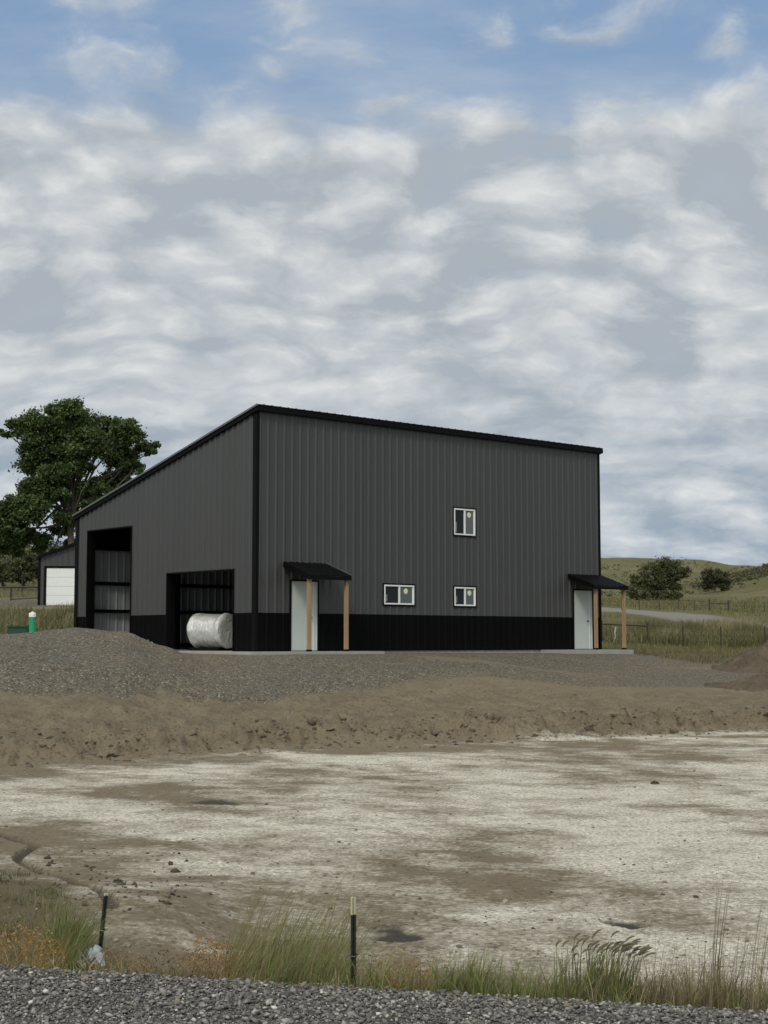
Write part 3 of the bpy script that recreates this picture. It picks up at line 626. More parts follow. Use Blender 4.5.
# wrapped bundle in the low bay
def bundle():
    nu, nv = 40, 44; vs = []; fs = []
    prof = [(0, .0), (0, .30), (.0, .46), (.02, .525), (.06, .56), (.13, .57), (.2, .55), (.26, .54), (.5, .545), (.8, .54), (.9, .55), (1.1, .545), (1.17, .56), (1.25, .575), (1.33, .57), (1.38, .53), (1.42, .44), (1.44, .26), (1.44, 0)]
    for i, (yy, rr) in enumerate(prof):
        for k in range(nv):
            t = 2*math.pi*k/nv; cx, cz = math.cos(t), math.sin(t)
            q = 1.0/ (abs(cx)**2.15+abs(cz)**2.15)**(1/2.15)
            taper = 1-.16*max(0, -cz)*(.4+yy/1.44*.6)
            n_ = 1+.010*math.sin(7*t+yy*9)+.010*math.sin(13*t-yy*17)+.012*math.sin(yy*26+2*math.sin(t*2))+random.uniform(-.006, .006)
            vs.append((cx*rr*q*n_*taper, yy, cz*rr*q*n_ if cz > 0 else cz*rr*q*n_*.97))
    n = len(prof)
    for i in range(n-1):
        for k in range(nv): fs.append((i*nv+k, i*nv+(k+1) % nv, (i+1)*nv+(k+1) % nv, (i+1)*nv+k))
    m_ = MB(); m_.add(vs, fs); me = m_.mesh('wrapped_bundle')
    bm = bmesh.new(); bm.from_mesh(me); bmesh.ops.remove_doubles(bm, verts=bm.verts, dist=.003); bmesh.ops.subdivide_edges(bm, edges=bm.edges, cuts=1, use_grid_fill=True, smooth=.3); bm.to_mesh(me); bm.free()
    root = empty('wrapped_bundle', bld.matrix_basis @ Vector((0, 0, 0)), 0)
    lp = Vector((1.20, 3.02, 0)); wp = Vector((B0[0]+E1[0]*lp.x+E2[0]*lp.y, B0[1]+E1[1]*lp.x+E2[1]*lp.y, FZ))
    root.location = wp; root.rotation_euler = (0, 0, AL+R(13))
    tag(root, 'fat cylindrical bundle in shiny white plastic wrap standing in the low open bay', 'bundle')
    o = link('plastic_wrap', me, M['wrap'], root, True); o.location = (0, 0, .625)
    k = MB(); k.box(-.42, -.30, .1, 1.36, .0, .09).box(.30, .42, .1, 1.36, .0, .09).box(-.30, .30, .2, .3, .02, .08).box(-.30, .30, 1.1, 1.2, .02, .08); k.build('skid', M['black'], root)
bundle()

# ------------------------------------------------------------------ second building behind
gp = at(38, 607, 78); gx = gz(gp.x+4, gp.y)
gar = empty('garage', (gp.x, gp.y, gx), R(6), label='smaller grey shed with white roll-up door behind the main building', cat='building')
gh0, gh1, gwid, gdep = (607-551)/FPX*78, 6.6, 10.0, 9.0; gt = lambda x: gh0+(gh1-gh0)*x/gwid
da, db, dh = .40, 2.85, (607-561)/FPX*78
mb = MB()
sheet(mb, (0, 0, 0), FX, FN, 0, da, 0, gt); sheet(mb, (0, 0, 0), FX, FN, da, db, dh, gt); sheet(mb, (0, 0, 0), FX, FN, db, gwid, 0, gt)
sheet(mb, (0, 0, 0), LX, LN, 0, gdep, 0, gh0); sheet(mb, (gwid, 0, 0), LX, (1, 0, 0), 0, gdep, 0, gh1); sheet(mb, (0, gdep, 0), FX, (0, 1, 0), 0, gwid, 0, gt)
mb.build('wall', M['charcoal'], gar)
mb = MB(); mb.box(-.03, .10, -.03, -.024, 0, gh0); mb.box(-.03, -.024, -.024, .10, 0, gh0)
for a, b in ((da-.12, da), (db, db+.12)): mb.box(a, b, -.034, .04, 0, dh+.10)
mb.box(da, db, -.034, .04, dh, dh+.10); mb.build('trim', M['black'], gar)
mb = MB(); mb.prism([(-.04, gt(-.04)+.0), (gwid+.2, gt(gwid+.2)), (gwid+.2, gt(gwid+.2)+.16), (-.04, gt(-.04)+.14)], -.22, gdep+.2, 'y'); mb.build('roof', M['black'], gar)
mb = MB(); ns = 5
for k in range(ns): mb.box(da+.01, db-.01, .0, .04, .02+k*(dh-.03)/ns, .02+(k+1)*(dh-.03)/ns-.012)
mb.box(da+.01, db-.01, .02, .05, .01, dh-.01)
mb.build('overhead_door', M['white'], gar, bevel=.006)
# concrete strip in front of it
o = MB(); o.box(-6, 9, -3.2, -.04, -.12, .03); o = o.build('concrete_pavement', M['concrete']); o.location = gar.location; o.rotation_euler = (0, 0, R(6)); tag(o, kind='structure')

# ------------------------------------------------------------------ trees
LEAFQ = np.array([[-.5, 0, 0], [0, -.32, .08], [.55, 0, 0], [0, .32, .08]])
def leaves(name, P_, size, col, m, parent=None, flat=0.0):
    n = len(P_)
    q = RNG.normal(size=(n, 3)); q[:, 2] = q[:, 2]*(1-flat)+flat*2; q /= np.linalg.norm(q, axis=1)[:, None]
    t = np.cross(q, RNG.normal(size=(n, 3))); t /= np.linalg.norm(t, axis=1)[:, None]; b = np.cross(q, t)
    sz = size*RNG.uniform(.6, 1.35, (n, 1, 1))
    Vv = P_[:, None, :] + (LEAFQ[None, :, 0:1]*t[:, None, :]+LEAFQ[None, :, 1:2]*b[:, None, :]+LEAFQ[None, :, 2:3]*q[:, None, :])*sz
    Fv = np.arange(n*4).reshape(n, 4)
    return np_mesh(name, Vv.reshape(-1, 3), Fv, m, {'tint': np.repeat(col, 4, 0)}, parent=parent)
def pick(cols, n, wts=None, jit=.18):
    cols = np.array(cols); i = RNG.choice(len(cols), n, p=wts)
    return cols[i]*RNG.uniform(1-jit, 1+jit, (n, 1))
def tree(name, base, lobes, trunk_r, nleaf, lsize, cols, label, cat='tree', group=None, bare=(), depth=.8, trunk_top=None, sub=22):
    """lobes: (centre Vector relative to base, radius)"""
    root = empty(name, base, 0, label=label, cat=cat, group=group)
    tk = MB(); tt = Vector(trunk_top or (0, 0, .45*max(c.z for c, r in lobes)))
    tk.tube([(0, 0, -.5), (.02, .03, 0.1), tt*.5+Vector((random.uniform(-.1, .1), 0, 0)), tt], [trunk_r*1.35, trunk_r*1.1, trunk_r*.9, trunk_r*.75], 10)
    pts = []
    tot = sum(r**2 for c, r in lobes)
    for c, r in lobes:
        st = tt*(random.uniform(.55, 1.0)); mid = st.lerp(c, .5)+Vector((random.uniform(-.3, .3), random.uniform(-.3, .3), .12*(c-st).length*random.uniform(-.3, .8)))
        tk.tube([st, st.lerp(mid, .5)+Vector((0, 0, .06)), mid, mid.lerp(c, .6), c], [trunk_r*.55, trunk_r*.42, trunk_r*.30, trunk_r*.18, trunk_r*.06], 7)
        ns = max(4, int(sub*(r**2/tot)*len(lobes)))
        per = int(nleaf*(r**2)/tot/ns)
        for _ in range(ns):
            d = RNG.normal(size=3); d /= np.linalg.norm(d); d[2] = d[2]*.85+.1
            e = np.array(c)+d*r*RNG.uniform(.35, 1.0)**.6*np.array([1, depth, .9])
            cs = r*RNG.uniform(.18, .34)
            tk.tube([mid.lerp(c, random.uniform(.5, 1)), tuple(e)], [trunk_r*.09, trunk_r*.025], 4)
            L = RNG.normal(size=(per, 3))*cs*np.array([.8, .8, .55])
            pts.append((e+L, RNG.uniform(.7, 1.3)))
    for pp in bare: tk.tube(pp, [trunk_r*.14, trunk_r*.10, trunk_r*.03][:len(pp)], 5)
    tk.build('trunk', M['bark'], root, True)
    P_ = np.vstack([p for p, k in pts]); kk = np.concatenate([np.full(len(p), k) for p, k in pts])
    col = pick(cols, len(P_))*kk[:, None]
    leaves('crown', P_, lsize, col, M['leaf'], root)
    return root
TD = 104; tb = gpt(72, TD)
def lob(px, py, r, d, dy): p = at(px, py, d); return (Vector((p.x+(.10 if d < 150 else 0), p.y+dy, p.z)), r/FPX*d)
LB = [(57,411,15),(38,424,15),(22,430,13),(10,434,8),(76,414,14),(93,424,15),(68,432,22),(45,446,18),(32,462,16),(100,436,16),(121,424,11),(127,436,15),(142,444,11),(146,452,7),(112,452,16),(90,450,18),(134,468,9),(58,462,16),(28,492,17),(14,500,13),(6,512,12),(46,486,16),(36,512,18),(14,530,15),(5,545,12),(32,540,14),(56,528,12),(92,488,12),(108,478,15),(104,497,13),(86,512,13),(118,470,11),(78,498,9),(64,500,10),(48,556,7),(70,545,8),(82,470,12),(75,452,16),(58,478,14),(84,438,14),(66,520,10),(-8,520,14),(-6,545,12)]
lobes = [(lambda a: (a[0]-tb, a[1]))(lob(px, py, r, TD, random.uniform(-2.2, 2.2))) for px, py, r in LB]
bare = [[at(90, 500, TD)-tb, at(112, 478, TD-1)-tb, at(97, 452, TD-1)-tb], [at(72, 520, TD-2)-tb, at(82, 490, TD-2.2)-tb, at(96, 470, TD-2.3)-tb]]
tree('cottonwood_tree', tb, lobes, .25, 125000, .21, [(.060, .095, .028), (.076, .115, .034), (.040, .066, .021), (.098, .135, .044)], 'large dark green cottonwood with wide open crown behind the shed', bare=bare, trunk_top=tuple(at(70, 480, TD)-tb), sub=16)
# willow on the right
wd = 205; wb_ = gpt(661, wd)
LB = [(660,568,12),(648,572,11),(640,582,9),(672,570,11),(682,574,8),(676,584,9),(650,586,10),(664,584,11),(636,592,7),(658,594,9),(672,596,8),(645,597,8),(656,599,8),(665,600,8),(636,598,6),(678,598,6)]
tree('willow_tree', wb_, [(lambda a: (a[0]-wb_, a[1]))(lob(px, py, r, wd, random.uniform(-1.5, 1.5))) for px, py, r in LB], .3, 18000, .26, [(.095, .108, .05), (.07, .08, .036), (.12, .13, .066)], 'round grey green tree standing alone in the field at right', sub=12)
def bush(px, d, w_, h_, label, cols, name='bush', n=2500, ls=.2, group=None):
    b = gpt(px, d); k = 8
    lb = [(Vector((random.uniform(-.36, .36)*w_, random.uniform(-.3, .3)*w_, h_*random.uniform(.18, .72))), h_*.34) for _ in range(k)]
    return tree(name, b, lb, .06*h_, n, ls, cols, label, 'bush', group, trunk_top=(0, 0, .3*h_), sub=10)
DG = [(.06, .07, .03), (.045, .055, .024), (.08, .088, .04)]
bush(716, 240, 4.2, 3.8, 'dark green round bush at the foot of the hill, right of the lone tree', DG, n=4500, ls=.3)
bush(22, 112, 4.4, 2.6, 'dark green bush under the cottonwood, beyond the pipe gate', DG, n=5000)
bush(2, 118, 4.0, 2.2, 'dark green bush at the left edge beyond the pipe gate', DG, n=3500)
bush(38, 125, 3.5, 3.0, 'pale twiggy bush close behind the shed corner', [(.12, .12, .07), (.08, .085, .045)], n=2200)

# ------------------------------------------------------------------ blades of grass (stuff)
def blades(x, y, z, h, w_, lean, col, seg=3, curl=.6):
    n = len(x); t = np.linspace(0, 1, seg+1)
    la = RNG.uniform(0, 2*math.pi, n); lx = np.cos(la)*lean+h*.0; ly = np.sin(la)*lean
    return x, y, z, h, w_, lx, ly, col, t, curl
def blade_mesh(name, x, y, z, h, w_, lx, ly, col, m, seg=3, parent=None, taper=.93, tipc=np.array([[.16, .135, .07]])):
    n = len(x); t = np.linspace(0, 1, seg+1)[None, :]
    cx = x[:, None]+lx[:, None]*(t**1.8)*h[:, None]; cy = y[:, None]+ly[:, None]*(t**1.8)*h[:, None]
    cz = z[:, None]+h[:, None]*(t-.18*t**3*(np.hypot(lx, ly)[:, None]))
    fa = RNG.uniform(0, math.pi, n); wx = np.cos(fa)[:, None]*w_[:, None]*(1-t**1.6*taper)/2; wy = np.sin(fa)[:, None]*w_[:, None]*(1-t**1.6*taper)/2
    L = np.stack([cx-wx, cy-wy, cz], -1); Rr = np.stack([cx+wx, cy+wy, cz], -1)
    Vv = np.stack([L, Rr], 2).reshape(n, (seg+1)*2, 3)
    base = (np.arange(n)*(seg+1)*2)[:, None, None]
    k = np.arange(seg)[None, :, None]*2
    Fv = base+k+np.array([0, 1, 3, 2])[None, None, :]
    return np_mesh(name, Vv.reshape(-1, 3), Fv.reshape(-1, 4), m, {'tint': np.clip(np.repeat(col, (seg+1)*2, 0)*np.tile(np.repeat(1-.35*t[0]**1.5, 2), n)[:, None]+np.tile(np.repeat(t[0]**1.5, 2), n)[:, None]*tipc*.8*RNG.uniform(.4, 1, (n, 1)).repeat((seg+1)*2, 0), 0, 1)}, parent=parent)
GREEN = [(.13, .17, .046), (.16, .195, .062), (.10, .138, .044)]; STRAW = [(.26, .215, .115), (.20, .165, .09), (.30, .25, .15)]; RUSTY = [(.25, .135, .045), (.19, .11, .045), (.30, .19, .075)]; DRAB = [(.115, .09, .055), (.16, .13, .08), (.09, .08, .05)]
B = {k: [] for k in 'x y z h w lx ly c'.split()}
def patch(px0, px1, s0, s1, n, h0, h1, cols, wts=None, wind=(.25, 0), spread=.35, wid=.0048, clump=0):
    """grass between two photo columns, from s0 to s1 metres behind the road edge"""
    if clump:
        cx = RNG.uniform(px0, px1, clump); cs = RNG.uniform(s0, s1, clump); i = RNG.randint(0, clump, n)
        px = cx[i]+RNG.normal(size=n)*7; s = cs[i]+RNG.normal(size=n)*.06
    else: px = RNG.uniform(px0, px1, n); s = RNG.uniform(s0, s1, n)
    tx = (px-384)/FPX; y = (s/.9685+6.86)/(1+.257*tx); x = tx*y
    h = RNG.uniform(h0, h1, n)*RNG.uniform(.45, 1.05, n)
    B['x'].append(x); B['y'].append(y); B['z'].append(gzv(x, y)-.01); B['h'].append(h); B['w'].append(wid*RNG.uniform(.6, 1.4, n))
    B['lx'].append(wind[0]+RNG.normal(size=n)*spread); B['ly'].append(wind[1]+RNG.normal(size=n)*spread); B['c'].append(pick(cols, n, wts, .25))
G2 = GREEN+STRAW[:2]
patch(222, 342, .75, 2.1, 1250, .45, .88, G2, [.22, .22, .16, .2, .2], (.36, 0), .16, .0045)
patch(262, 345, .6, 1.6, 1250, .25, .5, GREEN+STRAW[1:2], None, (.35, 0), .25, .005)
patch(355, 470, .5, 1.6, 2600, .12, .36, G2, [.2, .25, .15, .2, .2], (.1, 0), .4, clump=60)
patch(440, 640, .4, 1.5, 3300, .12, .38, G2, [.3, .25, .25, .1, .1], (.15, 0), .4, clump=90)
patch(560, 790, .3, 1.5, 3600, .10, .34, DRAB+GREEN[:1]+STRAW[:2]+GREEN[:1], None, (.1, 0), .45, clump=110)
patch(640, 800, .3, 1.3, 1400, .2, .52, STRAW+DRAB, None, (.05, 0), .3, .004, clump=60)
patch(-40, 140, .3, 1.6, 1500, .05, .20, DRAB+STRAW+GREEN[:1], None, (.1, 0), .6, clump=60)
patch(-60, 80, 1.3, 4.1, 2800, .04, .15, DRAB+GREEN+STRAW[1:2], None, (0, 0), .7, clump=140)
patch(-60, 30, 4.4, 5.6, 1300, .05, .14, [(.035, .050, .020), (.05, .06, .028)], None, (0, 0), .7, clump=40)
patch(120, 260, .3, 1.7, 1500, .06, .2, DRAB, None, (.1, 0), .7, clump=60)
patch(-120, 900, .15, .7, 1200, .04, .14, DRAB+STRAW[:2]+GREEN[:2], None, (0, 0), .6, clump=120)
patch(50, 90, 1.6, 2.4, 700, .25, .52, GREEN+[(.13, .14, .07)], None, (.35, 0), .35, .006, clump=14)
patch(-250, -40, .5, 3, 1500, .1, .4, G2, None, (.1, 0), .4, clump=60); patch(800, 1000, .5, 3, 1500, .1, .4, G2, None, (.1, 0), .4, clump=60)
cat_ = {k: np.concatenate(v) for k, v in B.items()}
o = blade_mesh('grass', cat_['x'], cat_['y'], cat_['z'], cat_['h'], cat_['w'], cat_['lx'], cat_['ly'], cat_['c'], M['grassm'], 4); tag(o, 'green and straw coloured grass along the roadside ditch', 'grass', kind='stuff')

# field grass and weeds behind the pad (stuff)
def field(n, pxr, dr, h, cols, wts=None, wid=.02, clump=1, blades_per=8, cr=.25, keep=None):
    px = RNG.uniform(*pxr, n); d = np.sqrt(RNG.uniform(dr[0]**2, dr[1]**2, n)); x = (px-384)/FPX*d; y = d
    if keep is not None: k = keep(x, y, px, d); x, y, px, d = x[k], y[k], px[k], d[k]
    n = len(x); cc = pick(cols, n, wts, .3); hh = RNG.uniform(*h, n)
    x = np.repeat(x, blades_per); y = np.repeat(y, blades_per); N_ = len(x)
    x = x+RNG.normal(size=N_)*cr; y = y+RNG.normal(size=N_)*cr
    return x, y, gzv(x, y)-.02, np.repeat(hh, blades_per)*RNG.uniform(.5, 1, N_), wid*RNG.uniform(.6, 1.4, N_), RNG.normal(size=N_)*.4, RNG.normal(size=N_)*.4, np.repeat(cc, blades_per, 0)*RNG.uniform(.8, 1.2, (N_, 1))
notroad = lambda x, y, px, d: seg_dist(x, y, FAR_ROAD) > 6
OL = [(.11, .112, .044), (.14, .135, .058), (.08, .085, .036), (.22, .19, .11)]
sets = [field(1800, (590, 860), (58, 78), (.12, .35), OL, [.35, .35, .15, .15], .02, keep=notroad),
        field(2600, (590, 860), (76, 100), (.45, 1.25), OL, [.35, .2, .35, .1], .035, blades_per=9, cr=.35, keep=lambda x, y, px, d: notroad(x, y, px, d) & (fbm(x, y, .22, 3, 600) > -.12)),
        field(1500, (590, 860), (125, 210), (.25, .6), OL, [.4, .3, .2, .1], .06, cr=.6, keep=notroad),
        field(900, (-120, 84), (47, 68), (.2, .65), OL, [.3, .3, .2, .2], .03, keep=lambda x, y, px, d: px < 84),
        field(900, (-200, 80), (94, 160), (.2, .6), OL, None, .05, cr=.5),
        field(130, (600, 760), (53, 58), (.1, .3), DRAB+OL[:1], None, .02)]
aa = [np.concatenate(q) for q in zip(*sets)]
o = blade_mesh('field_grass', *aa, M['grassm'], 2); tag(o, 'olive green pasture grass beyond the pad', 'grass', kind='stuff')
# sagebrush on the hills (stuff)
px = RNG.uniform(560, 900, 1500); d = RNG.uniform(215, 480, 1500); x = (px-384)/FPX*d; k = fbm(x, d, .03, 3, 300) > -.15; x, d = x[k], d[k]
hh = RNG.uniform(.25, .85, len(x)); z = gzv(x, d)
P_ = np.stack([x, d, z+hh*.4], 1); per = 14; P_ = np.repeat(P_, per, 0)+RNG.normal(size=(len(x)*per, 3))*np.repeat(hh, per)[:, None]*np.array([.5, .5, .28])
o = leaves('sagebrush', P_, .38, np.repeat(pick([(.10, .10, .056), (.13, .125, .075), (.075, .08, .045)], len(x)), per, 0), M['leaf']); tag(o, 'scattered grey green sagebrush over the hills', 'sagebrush', kind='stuff')
px = RNG.uniform(680, 930, 1500); d = RNG.uniform(262, 335, 1500); k = RNG.uniform(0, 1, 1500) < np.clip((px-685)/70, 0, 1); px, d = px[k], d[k]; x = (px-384)/FPX*d; hh = RNG.uniform(.3, 1.0, len(x)); z = gzv(x, d)
P_ = np.stack([x, d, z+hh*.4], 1); P_ = np.repeat(P_, per, 0)+RNG.normal(size=(len(x)*per, 3))*np.repeat(hh, per)[:, None]*np.array([.55, .55, .26])
o = leaves('sagebrush', P_, .36, np.repeat(pick([(.085, .07, .045), (.11, .085, .055), (.06, .058, .036), (.09, .09, .05)], len(x)), per, 0), M['leaf']); tag(o, 'dense brownish brush over the nearer hill at the right edge', 'sagebrush', kind='stuff')
px = RNG.uniform(-250, 90, 700); d = RNG.uniform(130, 260, 700); x = (px-384)/FPX*d; hh = RNG.uniform(.5, 1.5, 700); z = gzv(x, d)
P_ = np.stack([x, d, z+hh*.4], 1); P_ = np.repeat(P_, per, 0)+RNG.normal(size=(700*per, 3))*np.repeat(hh, per)[:, None]*np.array([.6, .6, .28])
o = leaves('sagebrush', P_, .45, np.repeat(pick([(.06, .065, .038), (.09, .09, .055), (.045, .05, .03)], 700), per, 0), M['leaf']); tag(o, 'scattered shrubs over the slope at the far left', 'sagebrush', kind='stuff')

# ------------------------------------------------------------------ gravel and clods (stuff)
_bm = bmesh.new(); bmesh.ops.create_icosphere(_bm, subdivisions=1, radius=1); IV = np.array([v.co[:] for v in _bm.verts]); IF = np.array([[v.index for v in f.verts] for f in _bm.faces]); _bm.free()
def stones(name, x, y, z, r, col, m, flat=.6, sub=IV):
    n = len(x); nv = len(IV)
    S = RNG.uniform(.6, 1.25, (n, 1, 3))*np.array([1.15, 1, flat]); Vv = IV[None]*S*(1+RNG.normal(size=(n, nv, 1))*(.2 if name == 'gravel' else .3))
    a = RNG.uniform(0, 2*math.pi, n); ca, sa = np.cos(a)[:, None], np.sin(a)[:, None]; b = RNG.normal(size=n)*.35; cb, sb = np.cos(b)[:, None], np.sin(b)[:, None]
    X0, Y0, Z0 = Vv[..., 0], Vv[..., 1], Vv[..., 2]; X1 = X0*cb-Z0*sb; Z1 = X0*sb+Z0*cb
    Vv = np.stack([X1*ca-Y0*sa, X1*sa+Y0*ca, Z1], -1)*r[:, None, None]+np.stack([x, y, z], -1)[:, None, :]
    Fv = IF[None]+(np.arange(n)*nv)[:, None, None]
    return np_mesh(name, Vv.reshape(-1, 3), Fv.reshape(-1, 3), m, {'tint': np.repeat(col, nv, 0)})
n = 82000; x = RNG.uniform(-3.6, 3.6, n); s = -np.abs(RNG.uniform(0, 1, n))**1.25*2.3+RNG.normal(size=n)*.05+.06
y = s/.9685+6.86-.257*x; k = y > 4.0; x, y = x[k], y[k]
r = np.clip(RNG.lognormal(math.log(.0056), .46, len(x)), .003, .018); z = gzv(x, y)+r*.25+RNG.uniform(0, .012, len(x))
cols = [(.13, .122, .112), (.095, .09, .084), (.20, .19, .175), (.31, .295, .265), (.16, .138, .112), (.44, .42, .38)]
o = stones('gravel', x, y, z, r, pick(cols, len(x), [.31, .27, .22, .08, .10, .02], .25), M['stone'], .6); tag(o, 'loose grey gravel on the road shoulder', 'gravel', kind='stuff')
# clods along the foot of the bank and pebbles over the flat
px = RNG.uniform(-150, 900, 2600); tx = (px-384)/FPX; toe = np.interp(tx, _tx, _toe); d = toe+RNG.normal(size=2600)*.9+.35; x = tx*d
rr_ = np.clip(RNG.lognormal(math.log(.024), .6, 2600), .01, .11)*np.where(px > 250, 1.0, .8); z1 = gzv(x, d)-rr_*.15; c1 = pick([(.14, .113, .08), (.105, .083, .06), (.18, .15, .11), (.08, .064, .046)], 2600, [.4, .3, .15, .15]); x1, y1 = x, d
px = RNG.uniform(-100, 880, 1800); d = 1/RNG.uniform(1/27, 1/9.6, 1800); x = (px-384)/FPX*d; k = (road_s(x, d) > 2.2); x2, y2 = x[k], d[k]
r2 = np.clip(RNG.lognormal(math.log(.007), .5, len(x2)), .004, .03); z2 = gzv(x2, y2)+r2*.2; c2 = pick([(.30, .27, .22), (.16, .135, .10), (.10, .085, .065)], len(x2), [.3, .45, .25])
px = RNG.uniform(40, 190, 150); pyy = RNG.uniform(845, 930, 150); y3 = 2.1*FPX/(pyy-640); x3 = (px-384)/FPX*y3; r3 = RNG.lognormal(math.log(.012), .45, 150); z3 = gzv(x3, y3)+r3*.2; c3 = pick([(.07, .055, .042), (.10, .075, .055)], 150)
px = RNG.uniform(-50, 620, 900); y4 = RNG.uniform(31, 41, 900); x4 = (px-384)/FPX*y4; r4 = RNG.uniform(.01, .03, 900); z4 = gzv(x4, y4)+r4*.2; c4 = pick([(.2, .19, .175), (.12, .115, .105), (.26, .25, .22)], 900, [.5, .35, .15])
cc_ = np.concatenate
o = stones('dirt_clods', cc_([x1, x2, x3, x4]), cc_([y1, y2, y3, y4]), cc_([z1, z2, z3, z4]), cc_([rr_, r2, r3, r4]), cc_([c1, c2, c3, c4]), M['clod'], .7)
tag(o, 'brown clods of earth and stones over the bank and the flat', 'dirt clods', kind='stuff')

# ------------------------------------------------------------------ small things on the pad
b = gpt(32, 39.0); sp = empty('standpipe', b, 0, label='upright green plastic pipe with a white cap on the gravel mound', cat='pipe')
MB().tube([(0, 0, -.15), (0, 0, .40)], .085, 20).build('pipe', M['green'], sp, False)
MB().tube([(0, 0, .398), (0, 0, .402), (0, 0, .50), (0, 0, .515)], [.085, .096, .096, .07], 20).tube([(0, 0, .515), (0, 0, .545)], .03, 8).build('cap', M['white'], sp)
b = gpt(18, 39.6); bx = empty('septic_box', b, R(8), label='low dark green plastic box lying on the gravel beside the pipe', cat='box')
MB().box(-.26, .26, -.2, .2, -.05, .15).build('body', M['dkgreen'], bx, bevel=.02)
l_ = MB().box(-.28, .28, -.22, .22, .152, .20)
for q in (-.18, 0, .18): l_.box(q-.02, q+.02, -.18, .18, .2005, .215)
l_.build('lid', M['dkgreen'], bx, bevel=.008)

# dirt heap at the right edge
def heap(px, d, rx, ry, h, label, seed):
    b = gpt(px, d); n = 70; g = np.linspace(-1.25, 1.25, n); gx, gy = np.meshgrid(g, g, indexing='ij')
    q = np.hypot(gx, gy)+fbm(gx, gy, 1.8, 3, seed)*.18
    hh = h*np.clip(1-q, -.2, 1)**1.0 if False else h*(1-sm(0, 1.05, q))*(1+fbm(gx, gy, 3, 4, seed+5)*.55)+fbm(gx, gy, 7, 4, seed+9)*.13*(q < 1.05)
    wx = gx*rx; wy = gy*ry; zz = gzv(b.x+wx.ravel(), b.y+wy.ravel()).reshape(n, n)-b.z
    zz = np.where(q < 1.05, zz+hh+.01, zz-.12)
    Vv = np.stack([wx, wy, zz], -1).reshape(-1, 3); i, j = np.meshgrid(np.arange(n-1), np.arange(n-1), indexing='ij')
    Fv = np.stack([i*n+j, (i+1)*n+j, (i+1)*n+j+1, i*n+j+1], -1).reshape(-1, 4)
    o = np_mesh('dirt_pile', Vv, Fv, M['heap'], smooth=True); o.location = b; tag(o, label, 'dirt pile'); return o
M['heap'] = mat('heap_soil', (.115, .092, .066), .95, var=.38, vscale=1.8, bump=1.0, bscale=3.5, spec=.1, bdist=.30)
heap(779, 50.5, 2.3, 2.2, .95, 'brown heap of loose dirt at the right edge, beside the pad', 400)
heap(792, 44, 2.4, 1.8, .55, 'lower dirt heap at the right edge, in front of the bigger one', 410)

# steel posts beside the road
def t_post(px, ytop, d, lean, label, tip=.085):
    t = at(px, ytop, d); b = Vector((t.x-lean*(t.z-gz(t.x, t.y)), t.y, gz(t.x, t.y)))
    h = (t.z-b.z); r = empty('fence_post', b, R(random.uniform(-25, 25)), label=label, cat='fence post', group='steel posts beside the road')
    r.rotation_euler[1] = math.atan(lean)
    m_ = MB().box(-.0135, .0135, -.004, .004, -.3, h-tip).box(-.003, .003, -.024, -.0045, -.3, h-tip)
    z = .05
    while z < h-tip: m_.box(-.007, .007, .0042, .011, z, z+.014); z += .055
    m_.build('shaft', M['tpost'], r)
    MB().box(-.0135, .0135, -.0045, .0045, h-tip, h).box(-.0035, .0035, -.024, -.005, h-tip, h).build('tip', M['tip'], r)
    MB().tube([(-.02, .02, h*.45), (.022, .02, h*.46), (.022, -.035, h*.455), (-.02, -.035, h*.45), (-.02, .02, h*.45)], .003, 5).build('wire_clip', M['steel'], r)
t_post(353.5, 897, 7.55, .0, 'upright dark steel post with pale yellow tip in the roadside grass')
t_post(106.5, 893, 9.6, .10, 'dark steel post leaning right beside a scrap of plastic in the ditch', tip=.012)
# scrap of plastic
def rag():
    b = at(90, 944, 9.45); b.z = gz(b.x, b.y); n = 26; g = np.linspace(-1, 1, n); gx, gy = np.meshgrid(g, g, indexing='ij')
    hh = .10*(1-gx**2*.6)*(1-gy**2*.5)+fbm(gx, gy, 2.1, 4, 500)*.10
    Vv = np.stack([gx*.085+fbm(gx, gy, 2, 2, 510)*.05, gy*.10+fbm(gx, gy, 2, 2, 520)*.05, hh], -1).reshape(-1, 3); i, j = np.meshgrid(np.arange(n-1), np.arange(n-1), indexing='ij')
    o = np_mesh('plastic_scrap', Vv, np.stack([i*n+j, (i+1)*n+j, (i+1)*n+j+1, i*n+j+1], -1).reshape(-1, 4), M['scrap'], smooth=True); o.location = b
    tag(o, 'crumpled scrap of clear whitish plastic at the foot of the leaning post', 'litter')
M['scrap'] = mat('scrap_plastic', (.40, .45, .48), .3, var=.3, vscale=20)
rag()

